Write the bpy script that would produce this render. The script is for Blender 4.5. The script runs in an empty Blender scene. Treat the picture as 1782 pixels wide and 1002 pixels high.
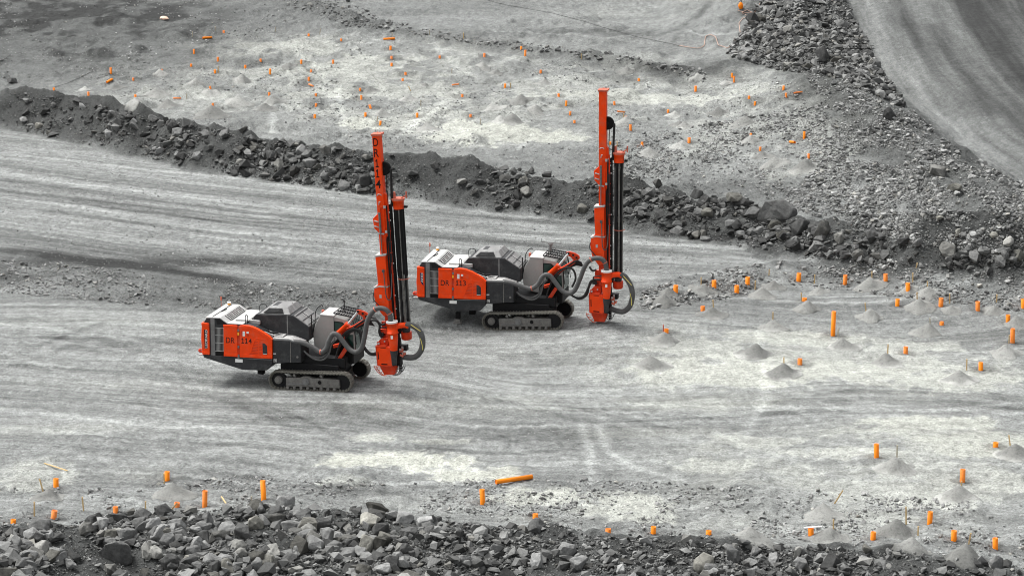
import bpy, bmesh, math, random
import numpy as np
from mathutils import Vector, Matrix, Euler
R = math.radians
# ------------------------------------------------------------------ camera, sky, sun, exposure
scn = bpy.context.scene
COL = scn.collection
CAM_H, PITCH, FPX, IW, IH = 44.3, R(14.46), 6400.0, 1782.0, 1002.0
cd = bpy.data.cameras.new('camera')
cam = bpy.data.objects.new('camera', cd); COL.objects.link(cam)
cam.location = (0, 0, CAM_H); cam.rotation_euler = (R(90) - PITCH, 0, 0)
cd.sensor_width = 36.0; cd.lens = 36.0 * FPX / IW; cd.clip_start = 1.0; cd.clip_end = 3000.0
scn.camera = cam
SUN_EL, SUN_AZ = R(62), R(-62)          # azimuth from +Y, clockwise; the light comes from beyond the scene, high and from the left
w = bpy.data.worlds.new('World'); scn.world = w; w.use_nodes = True
nt = w.node_tree; bg = nt.nodes['Background']
sky = nt.nodes.new('ShaderNodeTexSky'); sky.sky_type = 'NISHITA'; sky.sun_disc = False
sky.sun_elevation = SUN_EL; sky.sun_rotation = SUN_AZ; sky.dust_density = 6.0; sky.air_density = 1.0
hs = nt.nodes.new('ShaderNodeHueSaturation'); hs.inputs['Saturation'].default_value = 0.12
nt.links.new(sky.outputs[0], hs.inputs['Color']); nt.links.new(hs.outputs[0], bg.inputs['Color'])
bg.inputs['Strength'].default_value = 0.14
sd = bpy.data.lights.new('sun', 'SUN'); sd.energy = 1.45; sd.angle = R(12); sd.color = (1.0, 0.985, 0.96)
sun = bpy.data.objects.new('sun', sd); COL.objects.link(sun)
sdir = Vector((math.sin(SUN_AZ) * math.cos(SUN_EL), math.cos(SUN_AZ) * math.cos(SUN_EL), math.sin(SUN_EL)))
sun.rotation_euler = sdir.to_track_quat('Z', 'Y').to_euler(); sun.location = sdir * 200
vs = scn.view_settings; vs.view_transform = 'Standard'; vs.look = 'None'; vs.gamma = 1.0
vs.exposure = 0.85
scn.cycles.max_bounces = 5; scn.cycles.filter_width = 1.0

random.seed(7); rng = np.random.default_rng(7)
# ------------------------------------------------------------------ surveying: photograph directions to points on the ground
CP, SP = math.cos(PITCH), math.sin(PITCH)
def ray(u, v):
    a, b = (u - IW / 2) / FPX, (IH / 2 - v) / FPX
    return a, CP + SP * b, -SP + CP * b
def at(u, v, z=0.0):
    dx, dy, dz = ray(u, v); t = (z - CAM_H) / dz
    return dx * t, dy * t
def proj(x, y, z):
    zc = y * CP - (z - CAM_H) * SP
    return IW / 2 + FPX * x / zc, IH / 2 - FPX * (y * SP + (z - CAM_H) * CP) / zc, FPX / zc
# ------------------------------------------------------------------ noise
def _h(i, j, s):
    h = (i * 374761393 + j * 668265263 + s * 974634541) & 0xffffffff
    h = ((h ^ (h >> 13)) * 1274126177) & 0xffffffff
    h = ((h ^ (h >> 16)) * 2246822519) & 0xffffffff
    return ((h ^ (h >> 15)) & 0xffffff) / float(0xffffff)
def vn(x, y, s=0):
    x = np.asarray(x, float); y = np.asarray(y, float)
    i = np.floor(x).astype(np.int64); j = np.floor(y).astype(np.int64)
    f = x - i; g = y - j
    f = f * f * f * (f * (f * 6 - 15) + 10); g = g * g * g * (g * (g * 6 - 15) + 10)
    a = _h(i, j, s); b = _h(i + 1, j, s); c = _h(i, j + 1, s); d = _h(i + 1, j + 1, s)
    return (a * (1 - f) + b * f) * (1 - g) + (c * (1 - f) + d * f) * g
def fbm(x, y, o=4, s=0, gain=0.5):
    t = 0.0; a = 1.0; n = 0.0
    ca, sa = math.cos(0.6), math.sin(0.6)
    for k in range(o):
        t = t + a * vn(x, y, s + k * 17); n += a; a *= gain
        x, y = (x * ca - y * sa) * 2.03 + 11.3, (x * sa + y * ca) * 2.03 + 5.7
    return t / n
def sst(a, b, x):
    t = np.clip((x - a) / (b - a), 0, 1); return t * t * (3 - 2 * t)
def pline(x, y, pts):
    """signed distance (left of travel positive) and arc length along a polyline"""
    best = np.full(x.shape, 1e9); sg = np.zeros(x.shape); al = np.zeros(x.shape); L = 0.0
    for (ax, ay), (bx, by) in zip(pts[:-1], pts[1:]):
        dx, dy = bx - ax, by - ay; l = math.hypot(dx, dy)
        t = np.clip(((x - ax) * dx + (y - ay) * dy) / (l * l), 0, 1)
        d = np.hypot(x - ax - t * dx, y - ay - t * dy)
        m = d < best
        best = np.where(m, d, best); al = np.where(m, L + t * l, al)
        sg = np.where(m, np.where(dx * (y - ay) - dy * (x - ax) >= 0, 1.0, -1.0), sg); L += l
    return best, sg, al
def W(px, z=0.0): return [at(u, v, z) for u, v in px]
def inpoly(u, v, poly):
    r = np.zeros(u.shape, bool); n = len(poly)
    for k in range(n):
        x0, y0 = poly[k]; x1, y1 = poly[(k + 1) % n]
        if y0 == y1: continue
        c = ((y0 > v) != (y1 > v)) & (u < (x1 - x0) * (v - y0) / (y1 - y0) + x0); r ^= c
    return r
# ------------------------------------------------------------------ layout of the pit floor (ground plan in metres)
BENCH = 0.5
BERM_C = W([(-420, 120), (-120, 140), (0, 152), (60, 158), (150, 173), (250, 197), (330, 217), (420, 233), (500, 244), (560, 251), (640, 264), (750, 272), (860, 288), (950, 298), (1040, 308), (1120, 323), (1200, 338), (1290, 350), (1350, 360), (1420, 390), (1500, 405), (1600, 425), (1700, 432), (1782, 440), (2100, 455)], 1.7)
BERM_F = W([(-420, 185), (0, 212), (80, 224), (200, 257), (300, 280), (420, 297), (520, 315), (640, 334), (760, 338), (900, 360), (1000, 372), (1110, 395), (1250, 420), (1350, 436), (1430, 446), (1540, 457), (1640, 462), (1720, 482), (1782, 484), (2100, 500)], 0.0)
LEFT_W = W([(-300, 440), (0, 462), (120, 468), (250, 484), (400, 498), (520, 506), (700, 512), (800, 520)], 0.6)
RIGHT_W = W([(1130, 505), (1190, 484), (1300, 468), (1440, 452), (1560, 462), (1700, 478), (1900, 490)], 0.5)
TOP_W = W([(440, -40), (520, -5), (580, 14), (650, 40), (720, 52), (810, 64), (900, 76), (1000, 88), (1100, 102), (1200, 122)], 1.0)
HEAP_C = W([(1380, -120), (1385, -30), (1400, 30), (1440, 85), (1510, 145), (1590, 215), (1690, 285), (1800, 345), (2050, 440)], 2.5)
FORE_C = W([(-400, 950), (0, 918), (150, 905), (250, 894), (430, 884), (650, 888), (800, 908), (950, 915), (1100, 935), (1250, 940), (1450, 948), (1600, 958), (1782, 985), (2200, 1010)], 0.9)
ROAD_M = W([(-300, 300), (0, 335), (600, 402), (1100, 440), (1500, 462)], 0)
HAUL = W([(1490, -200), (1520, -60), (1550, 40), (1610, 140), (1700, 235), (1800, 305), (2100, 420)], 1.0)
PAD_L = W([(-200, 640), (300, 655), (900, 690), (1400, 697), (2000, 705)], 0)
A1, A2 = R(-17.0), R(-13.0)
def rig_origin(u, v, a):
    x, y = at(u, v, 0.0); return x - math.sin(a) * 1.3, y + math.cos(a) * 1.3
O1 = rig_origin(540, 679, A1); O2 = rig_origin(909.5, 571.5, A2)
def base_fields(x, y):
    f = {}
    f['berm'] = pline(x, y, BERM_C); f['left'] = pline(x, y, LEFT_W); f['right'] = pline(x, y, RIGHT_W)
    f['top'] = pline(x, y, TOP_W); f['heap'] = pline(x, y, HEAP_C); f['fore'] = pline(x, y, FORE_C)
    return f
def height(x, y, f):
    r1 = np.hypot(x - O1[0], y - O1[1]); r2 = np.hypot(x - O2[0], y - O2[1])
    flat = (1 - np.exp(-(r1 / 6.5) ** 4)) * (1 - np.exp(-(r2 / 6.5) ** 4))
    z = (fbm(x / 9, y / 9, 3, 3) - 0.5) * 0.35 * flat
    d, s, a = f['berm']; sd_ = d * s
    up = sst(-1.0, 2.0, sd_)
    z = z + BENCH * up
    lump = fbm(x / 2.6, y / 2.6, 3, 21); lump2 = fbm(x / 1.1, y / 1.1, 3, 29)
    crest = 1.75 + (lump - 0.5) * 1.5
    prof = np.where(sd_ < 0, np.clip(1 + sd_ / 2.7, 0, 1), np.clip(1 - sd_ / 2.4, 0, 1))
    prof = prof * (1 - 0.25 * (1 - prof))
    z = np.maximum(z, z * (1 - prof) + prof * crest + (lump2 - 0.5) * 0.6 * (prof > 0) * np.minimum(1, prof * 4))
    # rubble apron behind the right end of the berm
    d, s, a = f['left']; p = np.clip(1 - d / np.where(s > 0, 2.2, 3.6), 0, 1); p = p * p * (3 - 2 * p)
    z = z + p * (0.55 + (lump - 0.5) * 0.7) + np.clip(p * 3, 0, 1) * (lump2 - 0.5) * 0.3
    d, s, a = f['right']; p = np.clip(1 - d / 2.6, 0, 1); p = p * p * (3 - 2 * p)
    z = z + p * (0.45 + (lump - 0.5) * 0.7) + np.clip(p * 3, 0, 1) * (lump2 - 0.5) * 0.3
    d, s, a = f['top']; k = 0.35 + 0.9 * np.exp(-(a / 9.0) ** 2); p = np.clip(1 - d / (1.4 + k), 0, 1); p = p * p * (3 - 2 * p)
    z = z + p * (k * 0.9 + (lump - 0.5) * 0.8)
    hx, hy = at(1660, 482, 0.4); r = np.hypot((x - hx) / 4.6, (y - hy) / 5.5); z = z + 1.15 * np.exp(-r * r * 1.6) * (0.8 + 0.4 * lump)
    d, s, a = f['heap']
    # the ridge falls towards the bench on its right-hand walking side, the haul road lies on the other
    near = s < 0
    rough = (lump - 0.5) * 1.5 + (lump2 - 0.5) * 0.7
    p = np.clip(1 - d / np.where(near, 9.0, 3.8), 0, 1)
    hh = 2.1 + 1.3 * np.exp(-((a - 18) / 14.0) ** 2)
    z = np.maximum(z, z * (1 - p) + p * hh) + np.clip(p * 2.5, 0, 1) * rough * 0.55
    z = z + np.where(near, 0, 0.9 * sst(2.0, 7.0, d) + 0.05 * np.clip(d - 7, 0, 40))
    d, s, a = f['fore']; sd_ = d * s     # left of travel (+x) is the far side
    back = np.clip(1 - sd_ / 3.4, 0, 1); back = back * back
    fr = np.clip(-sd_, 0, 30)
    zf = 0.72 * back + (lump - 0.45) * 1.0 * np.clip(1 - sd_ / 3, 0, 1) + (lump2 - 0.5) * 0.45 * np.clip(1 - sd_ / 2, 0, 1)
    z = np.where(sd_ > 0, z + zf, z + 0.72 - 0.16 * fr + (lump - 0.45) * 1.0 + (lump2 - 0.5) * 0.45)
    for (ox, oy), aa, dz_, sl_ in ((O1, A1, -.035, .045), (O2, A2, -.10, .066)):
        xl = (x - ox) * math.cos(aa) + (y - oy) * math.sin(aa); rr = np.hypot(x - ox, y - oy)
        z = z + (dz_ + sl_ * np.clip(xl, -6, 6)) * np.exp(-(rr / 6.5) ** 4)
    fx2, fy2 = O2[0] + 3.56 * math.cos(A2) - (-.6) * math.sin(A2), O2[1] + 3.56 * math.sin(A2) + (-.6) * math.cos(A2)
    z = z + 0.20 * np.exp(-(np.hypot(x - fx2, y - fy2) / 1.3) ** 2)
    # small scale unevenness
    ru_ = sst(.36, .62, fbm(x / 5.5, y / 7.0, 3, 43)); near_ = sst(152, 141, y)
    z = z + (fbm(x / 0.55, y / 0.7, 4, 41, .6) - 0.5) * (0.05 + 0.10 * ru_ + 0.10 * near_ + 0.08 * up * (1 - (f['heap'][1] > 0) * sst(2, 5, f['heap'][0]))) * flat
    z = z + np.clip(fbm(x / 1.6, y / 2.0, 3, 47) - .5, 0, 1) * 0.35 * (near_ + .3 * ru_) * flat
    ub = up * (1 - np.clip(1 - f['berm'][0] / 5, 0, 1)) * (1 - sst(238, 252, y))
    d, s, a = f['heap']; hr = 1 - (s > 0) * sst(2, 5, d); ub = ub * hr
    z = z + ub * np.clip(fbm(x / 2.2, y / 2.2, 4, 57) - 0.5, 0, 1) * 1.15
    return z
# ------------------------------------------------------------------ ground grid
xs = np.concatenate([np.linspace(-260, -42, 30)[:-1], np.arange(-42, 42, 0.066), np.linspace(42, 260, 30)[1:]])
ysf = [124.0]
while ysf[-1] < 264: ysf.append(ysf[-1] + 0.115 * (ysf[-1] / 160.0) ** 1.6)
ys = np.concatenate([np.linspace(-40, 124, 28)[:-1], np.array(ysf), np.linspace(268, 800, 30)])
GX, GY = np.meshgrid(xs, ys)
F = base_fields(GX, GY)
GZ = height(GX, GY, F)
def zat(x, y):
    x = np.asarray(x, float); y = np.asarray(y, float)
    i = np.clip(np.searchsorted(xs, x) - 1, 0, len(xs) - 2); j = np.clip(np.searchsorted(ys, y) - 1, 0, len(ys) - 2)
    fx = np.clip((x - xs[i]) / (xs[i + 1] - xs[i]), 0, 1); fy = np.clip((y - ys[j]) / (ys[j + 1] - ys[j]), 0, 1)
    return (GZ[j, i] * (1 - fx) + GZ[j, i + 1] * fx) * (1 - fy) + (GZ[j + 1, i] * (1 - fx) + GZ[j + 1, i + 1] * fx) * fy
def ground(u, v):
    """the first terrain point met along the sight line"""
    u = np.atleast_1d(np.asarray(u, float)); v = np.atleast_1d(np.asarray(v, float))
    dx, dy, dz = ray(u, v); hit = np.full(u.shape, np.nan)
    prev = (6.0 - CAM_H) / dz
    for z in np.linspace(6, -5, 111)[1:]:
        t = (z - CAM_H) / dz
        m = np.isnan(hit) & (zat(dx * t, dy * t) >= z)
        if m.any():
            lo, hi = prev.copy(), t.copy()
            for _ in range(7):
                mid = (lo + hi) / 2; b = zat(dx * mid, dy * mid) >= CAM_H + dz * mid
                hi = np.where(b, mid, hi); lo = np.where(b, lo, mid)
            hit = np.where(m, hi, hit)
        prev = t
    hit = np.where(np.isnan(hit), (0 - CAM_H) / dz, hit)
    x, y = dx * hit, dy * hit
    return x, y, zat(x, y)
# ------------------------------------------------------------------ ground colours: what the ground is made of, by place
def blob(u, v, ru, rv, z=0.0):
    x, y = at(u, v, z); _, _, s = proj(x, y, z)
    rx = ru / s; sl = CAM_H / math.hypot(CAM_H, y); ry = rv / (s * sl)
    return ((GX - x) / rx) ** 2 + ((GY - y) / ry) ** 2
n_big = fbm(GX / 6, GY / 9, 4, 5); n_mid = fbm(GX / 1.3, GY / 1.8, 4, 9); n_fin = sst(.28, .72, fbm(GX / 0.26, GY / 0.42, 3, 13, .65))
db, sb, ab = F['berm']; sdb = db * sb
dh, sh, ah = F['heap']; dfr, sfr, afr = F['fore']; sdf = dfr * sfr
UP = sst(-0.5, 1.5, sdb)
# streaks left by wheels, along each road
rd, rs, ra = pline(GX, GY, ROAD_M); rv_ = rd * rs
st_road = sst(.2, .8, fbm(ra / 22, rv_ / 0.6, 5, 61, 0.66)) * 0.6 + fbm(ra / 30, rv_ / 2.2, 3, 62) * 0.4
pd, ps, pa = pline(GX, GY, PAD_L); pv = pd * ps + (fbm(GX / 14, GY / 14, 2, 70) - 0.5) * 5
st_pad = sst(.2, .8, fbm(pa / 16, pv / 0.6, 5, 71, 0.68)) * 0.6 + fbm(pa / 26, pv / 2.2, 3, 72) * 0.4
hd, hs_, ha = pline(GX, GY, HAUL); hv = hd * hs_
st_haul = fbm(ha / 30, hv / 0.8, 4, 81, 0.6) * 0.5 + fbm(ha / 60, hv / 3.2, 3, 82) * 0.5
def edge(d0, d1, x): return sst(d0, d1, x)
road_z = (1 - UP) * edge(0, 1.5, F['left'][1] * F['left'][0] + 1.0)     # between the berm and the low windrow
A = 0.245 + 0.085 * (st_pad - 0.5) * 3.0 + 0.05 * (n_mid - 0.5)
A = A * (1 - road_z) + road_z * (0.235 + 0.085 * (st_road - 0.5) * 3.0)
A = A * (1 - UP) + UP * (0.205 + 0.08 * (n_big - 0.5) + 0.10 * (n_mid - 0.5))
# grey haul road beyond the ridge
hz = sst(1.5, 3.5, dh) * (sh > 0)
A = A * (1 - hz) + hz * (0.150 - 0.085 * sst(3.5, 9.5, -hv)) * np.clip(1 + 2.2 * (st_haul - 0.5), .35, 2)
up_road = UP * (F['top'][1] > 0) * sst(0.5, 3, F['top'][0]) * (1 - hz)
A = A * (1 - up_road) + up_road * (0.20 + 0.10 * (fbm(GX / 9, GY / 2.2, 4, 91) - 0.5))
dust = np.zeros_like(A)
DUST = [(1450, 640, 420, 70, .6), (1480, 830, 380, 90, .55), (900, 880, 300, 30, .4), (640, 800, 80, 14, .9), (740, 803, 100, 16, .95), (825, 828, 62, 12, .85), (600, 815, 70, 10, .5), (700, 755, 80, 8, .5), (930, 862, 90, 14, .75), (1050, 882, 110, 18, .75), (1120, 892, 70, 12, .55),
        (50, 830, 80, 28, .55), (240, 822, 80, 16, .5), (1300, 640, 300, 45, .85), (1650, 640, 230, 42, .75), (1480, 595, 260, 28, .6), (1200, 600, 120, 40, .5), (1550, 750, 200, 25, .75), (1700, 775, 170, 32, .8),
        (1300, 795, 220, 40, .55), (1600, 850, 230, 50, .6), (1740, 830, 120, 60, .55), (1250, 700, 260, 20, .55), (300, 668, 320, 12, .4), (900, 705, 420, 24, .35), (150, 560, 200, 20, .3), (1450, 920, 300, 40, .45), (1150, 760, 200, 20, .4), (60, 745, 250, 12, .35),
        (900, 620, 220, 24, .3), (560, 575, 120, 10, .3)]
DUST_UP = [(800, 160, 720, 95, .55), (1300, 230, 260, 80, .5), (620, 100, 300, 40, .7), (480, 80, 170, 30, .6), (520, 130, 240, 32, .7), (700, 150, 280, 32, .7), (840, 232, 170, 30, .95), (960, 238, 70, 14, .9), (760, 210, 160, 26, .7), (1250, 178, 260, 20, .75), (300, 160, 190, 22, .55), (640, 218, 60, 18, .95), (1000, 165, 180, 14, .75),
           (560, 190, 160, 30, .55), (1380, 300, 120, 30, .5), (1600, 345, 90, 20, .4), (1300, 230, 200, 30, .35), (1440, 290, 100, 50, .45), (1100, 30, 220, 30, .25)]
for lst, z in ((DUST, 0.0), (DUST_UP, BENCH)):
    for (u, v, ru, rv, k) in lst:
        dust = np.maximum(dust, k * np.exp(-1.1 * blob(u, v, ru, rv, z) ** 1.5))
pat = fbm(GX / 3.5, GY / 4.2, 5, 101, 0.6); pat2 = fbm(GX / 1.0, GY / 1.1, 5, 111, 0.68)
pat = pat * 0.55 + pat2 * 0.2 + 0.25 * np.where(UP > 0.5, pat2, st_pad)
dust = np.clip(dust * 1.35 - 0.05, 0, 1) * sst(0.535, 0.445, pat - 0.16 * (dust - 0.5)) * 0.60 + dust * 0.38
core = np.zeros_like(A)
for (u, v, ru, rv, k) in [(640, 800, 70, 15, 1), (730, 803, 100, 17, 1), (825, 826, 62, 13, .95), (660, 762, 40, 6, .6), (760, 768, 60, 5, .6), (600, 840, 40, 8, .5), (955, 866, 80, 15, .8), (1080, 880, 80, 16, .75), (1120, 903, 60, 10, .7), (55, 830, 70, 26, .5), (1290, 650, 170, 22, .8), (1480, 645, 160, 16, .75), (1640, 660, 130, 18, .7), (1400, 590, 120, 14, .7), (1600, 600, 90, 12, .6), (1220, 610, 90, 16, .6), (1590, 740, 110, 13, .8), (1700, 780, 120, 22, .8), (1480, 790, 120, 12, .6), (1240, 815, 80, 14, .6), (1320, 770, 90, 10, .55), (1640, 870, 110, 24, .6), (1745, 850, 60, 20, .6), (1530, 905, 70, 12, .5)]:
    core = np.maximum(core, k * sst(1.25, 0.8, np.sqrt(blob(u, v, ru, rv)) + (pat2 - .5) * 1.7 + (n_mid - .5) * .8))
for (u, v, ru, rv, k) in [(840, 232, 110, 20, .9), (960, 240, 50, 9, .9), (640, 216, 40, 9, .9), (760, 205, 80, 12, .6), (500, 85, 110, 14, .6), (600, 120, 120, 16, .6), (430, 130, 90, 10, .5), (720, 160, 110, 12, .6), (560, 165, 90, 10, .6), (1150, 172, 150, 8, .7), (1000, 168, 90, 8, .7), (1290, 178, 90, 7, .6), (330, 165, 80, 9, .5), (1470, 280, 50, 14, .4), (1400, 310, 70, 8, .4)]:
    core = np.maximum(core, k * sst(1.25, 0.8, np.sqrt(blob(u, v, ru, rv, BENCH)) + (pat2 - .5) * 1.7 + (n_mid - .5) * .8))
dust = np.maximum(dust * .8, core)
dust *= (1 - np.clip(1.3 - F['left'][0] / 3, 0, 1))
A = A * (1 - dust) + dust * (0.50 + 0.16 * (n_mid - 0.5))
# darker patches of broken, undusted fines
for (u, v, ru, rv, k, z) in [(110, 40, 360, 95, .75, .5), (330, 105, 60, 40, .2, .5), (1200, 130, 200, 22, .5, .5), (1300, 330, 160, 25, .3, .5), (1420, 215, 80, 40, .35, .5), (250, 455, 330, 12, .5, 0), (60, 440, 160, 9, .3, 0), (520, 520, 200, 12, .3, 0), (1010, 770, 120, 22, .35, 0), (640, 850, 120, 18, .35, 0), (1000, 840, 130, 18, .3, 0),
                             (1250, 855, 90, 28, .3, 0), (760, 775, 60, 14, .3, 0), (560, 715, 160, 16, .35, 0), (1180, 500, 130, 18, .25, 0), (720, 545, 80, 14, .3, 0), (1500, 490, 260, 18, .35, 0), (930, 60, 250, 10, .3, .5)]:
    q = k * np.exp(-1.2 * blob(u, v, ru, rv, z) ** 1.3) * (0.55 + 0.9 * sst(0.4, 0.62, n_mid * 0.5 + n_big * 0.5))
    A = A * (1 - np.clip(q, 0, 0.85))
# rubble and scree are darker, freshly broken stone; the front bed also carries painted gap shade
scree = np.clip(1.25 - np.where(sdb < 0, -sdb / 2.9, sdb / 2.0), 0, 1) * 1.0
scree = sst(0.15, 0.6, scree + (n_mid - 0.5) * 0.5)
A = A * (1 - scree) + scree * (0.050 + 0.05 * (n_mid - 0.45))
hp = np.clip(1.2 - dh / np.where(sh < 0, 4.2, 2.6), 0, 1); hp = sst(0.1, 0.6, hp + (n_mid - 0.5) * 0.5)
A = A * (1 - hp) + hp * (0.095 + 0.05 * (n_mid - 0.5))
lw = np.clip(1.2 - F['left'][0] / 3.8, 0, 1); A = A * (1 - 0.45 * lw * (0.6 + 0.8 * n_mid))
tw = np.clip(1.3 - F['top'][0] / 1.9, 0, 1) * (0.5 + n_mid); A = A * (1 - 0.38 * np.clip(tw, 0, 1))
fo = sst(1.8, -0.5, sdf + (n_mid - 0.5) * 3.0); A = A * (1 - fo) + fo * (0.055 + 0.05 * (n_mid - 0.5))  # bed colour lowered to paint in the shade between foreground boulders
# wheel and crawler marks
MARKS_EXTRA = [([(-30, 430), (150, 452), (300, 473), (420, 497)], .9, -.10, 0, 0), ([(100, 446), (260, 462), (400, 487)], .8, -.08, 0, 0)]
def mark(px, wid, dlt, tread=0.0, z=0.0):
    global A
    pts = W(px, z); x0 = min(p[0] for p in pts) - 2; x1 = max(p[0] for p in pts) + 2; y0 = min(p[1] for p in pts) - 2; y1 = max(p[1] for p in pts) + 2
    i0, i1 = np.searchsorted(xs, [x0, x1]); j0, j1 = np.searchsorted(ys, [y0, y1])
    sx, sy = GX[j0:j1, i0:i1], GY[j0:j1, i0:i1]
    d, s, a = pline(sx, sy, pts)
    m = np.exp(-(d / wid) ** 2 * 1.5) * (0.55 + 0.6 * fbm(a / 5.0, d * 0 + dlt, 2, int(abs(dlt) * 1000)))
    if tread: m = m * (0.62 + 0.38 * np.sin(2 * math.pi * (a + d * s * 0.7) / tread))
    A[j0:j1, i0:i1] = np.clip(A[j0:j1, i0:i1] + dlt * m, 0.03, 0.75)
for k in range(30):
    rq = random.Random(500 + k); off = rq.uniform(-26, 26); px = [(u + off * 1.6, v - off * .5) for u, v in [(1500, -60), (1535, 30), (1595, 130), (1685, 225), (1790, 300), (1900, 350)]]
    MARKS_EXTRA.append((px, rq.uniform(.3, 1.3), rq.choice([.05, .04, -.04, -.05, .035]), 0, 1.2))
for px, wd, dl, tr, z in MARKS_EXTRA + [([(0, 712), (100, 722), (230, 738), (330, 742), (420, 740)], .35, .14, 0, 0), ([(0, 740), (180, 757), (400, 765), (520, 770)], .3, .10, 0, 0), ([(1012, 740), (1030, 800), (1020, 880)], .28, .16, 0, 0), ([(1040, 742), (1058, 790), (1100, 815), (1190, 842)], .3, .16, 0, 0),
        ([(1320, 580), (1335, 690), (1290, 765)], .3, .12, 0, 0), ([(250, 662), (600, 690), (900, 697), (1200, 702), (1700, 716)], .28, .16, .5, 0), ([(480, 696), (900, 712), (1260, 720)], .28, .13, .5, 0), ([(60, 408), (200, 430), (330, 447), (420, 466)], .26, .12, .55, 0),
        ([(330, 410), (480, 434), (600, 450), (660, 457)], .3, .16, .55, 0), ([(0, 372), (160, 392)], .3, .10, .55, 0), ([(855, 52), (925, 60), (1020, 71)], .3, .2, .7, .5), ([(470, 178), (476, 205), (472, 232)], .3, .2, 0, .5), ([(585, 150), (597, 200), (603, 238)], .3, .14, 0, .5), ([(470, 60), (560, 130), (590, 200)], .3, .10, 0, .5), ([(690, 245), (735, 205), (790, 190)], .3, .16, 0, .5), ([(1170, 70), (1330, 62)], .3, .08, 0, .5),
        ([(400, 690), (470, 720), (560, 735), (700, 738)], .5, -.08, 0, 0), ([(420, 735), (520, 705), (600, 690)], .35, -.05, .3, 0), ([(560, 690), (600, 720), (700, 745)], .35, -.05, .3, 0), ([(-40, 652), (200, 664), (470, 679)], .3, -.08, .36, 0), ([(-40, 632), (200, 645), (470, 660)], .3, -.08, .36, 0), ([(560, 545), (700, 558), (840, 571)], .3, -.08, .36, 0), ([(670, 760), (760, 785), (850, 815)], .4, -.07, .4, 0), ([(650, 770), (720, 800), (780, 830)], .3, -.06, .4, 0),
        ([(1100, 690), (1300, 700), (1782, 706)], .9, -.06, 0, 0), ([(1000, 715), (1782, 722)], .5, -.05, 0, 0), ([(0, 770), (300, 778), (600, 760)], .5, -.05, 0, 0), ([(0, 690), (200, 700), (420, 706)], .4, -.05, 0, 0), ([(1420, 240), (1480, 225), (1600, 245)], .5, .05, 0, .5),
        ([(0, 300), (400, 350), (640, 382), (1000, 420)], .8, .08, 0, 0), ([(0, 345), (300, 385), (650, 430)], .9, .09, 0, 0), ([(0, 270), (500, 345)], .6, -.05, 0, 0), ([(0, 410), (300, 440), (640, 490)], .7, -.05, 0, 0),
        ([(1500, -20), (1530, 80), (1600, 165), (1690, 250), (1800, 330)], .9, .10, 0, 1.2), ([(1580, -20), (1610, 70), (1670, 160), (1790, 280)], .8, .09, 0, 1.2), ([(1620, 50), (1665, 128), (1725, 205)], .7, -.10, 0, 1.2), ([(1660, -20), (1700, 90), (1800, 210)], 1.6, -.06, 0, 1.2)]:
    mark(px, wd, dl, tr, z)
rm = random.Random(11)
for k in range(46):
    u0, v0 = rm.uniform(-60, 1800), rm.uniform(580, 850); ang = rm.gauss(0.02, .10) if k % 3 else rm.uniform(-.5, .6); bend = rm.gauss(0, .0006); L0 = rm.uniform(250, 800)
    px = []
    for q in range(9): f_ = (q / 8 - .5) * L0; px.append((u0 + f_ * math.cos(ang), v0 + f_ * math.sin(ang) * .6 + bend * f_ * f_ * .5))
    dl = rm.choice([.10, .08, -.06, -.07, .06, -.05]) ; tr = rm.choice([0, 0, .45, .5, .55])
    if max(p_[1] for p_ in px) > 885: continue
    mark(px, rm.uniform(.18, .34), dl, tr, 0)
    if rm.random() < .7: mark([(a_, b_ + 20) for a_, b_ in px], rm.uniform(.18, .34), dl * .8, tr, 0)
for k in range(26):
    u0 = rm.uniform(-50, 1300); v0 = 330 + u0 * .085 + rm.uniform(-70, 70) * (1 - u0 / 1700); L0 = rm.uniform(300, 900); ang = .125 + rm.gauss(0, .02); bend = rm.gauss(0, .00004)
    px = [(u0 + f_, v0 + f_ * ang + bend * f_ * f_) for f_ in np.linspace(-L0 / 2, L0 / 2, 7)]
    dl = rm.choice([.08, .07, -.05, -.06, .05]); mark(px, rm.uniform(.18, .5), dl, rm.choice([0, 0, 0, .5]), 0)
for k in range(22):
    u0, v0 = rm.uniform(300, 1350), rm.uniform(60, 270); ang = rm.uniform(-1.2, 1.2); L0 = rm.uniform(60, 260); bend = rm.gauss(0, .002)
    px = [(u0 + f_ * math.cos(ang), v0 + .45 * f_ * math.sin(ang) + bend * f_ * f_) for f_ in np.linspace(-L0 / 2, L0 / 2, 6)]; mark(px, rm.uniform(.2, .5), rm.choice([.10, .12, -.06, -.05]), 0, .5)
A = A * (1 - 0.9 * np.clip(scree, 0, 1) * (A > .12) * 0.5)
A = np.where(fo + scree + hp > .5, A, A * (0.90 - 0.26 * hz - 0.05 * UP))
A = np.clip(A * (0.88 + 0.24 * n_fin), 0.03, 0.60)
DUSTK = dust
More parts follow.
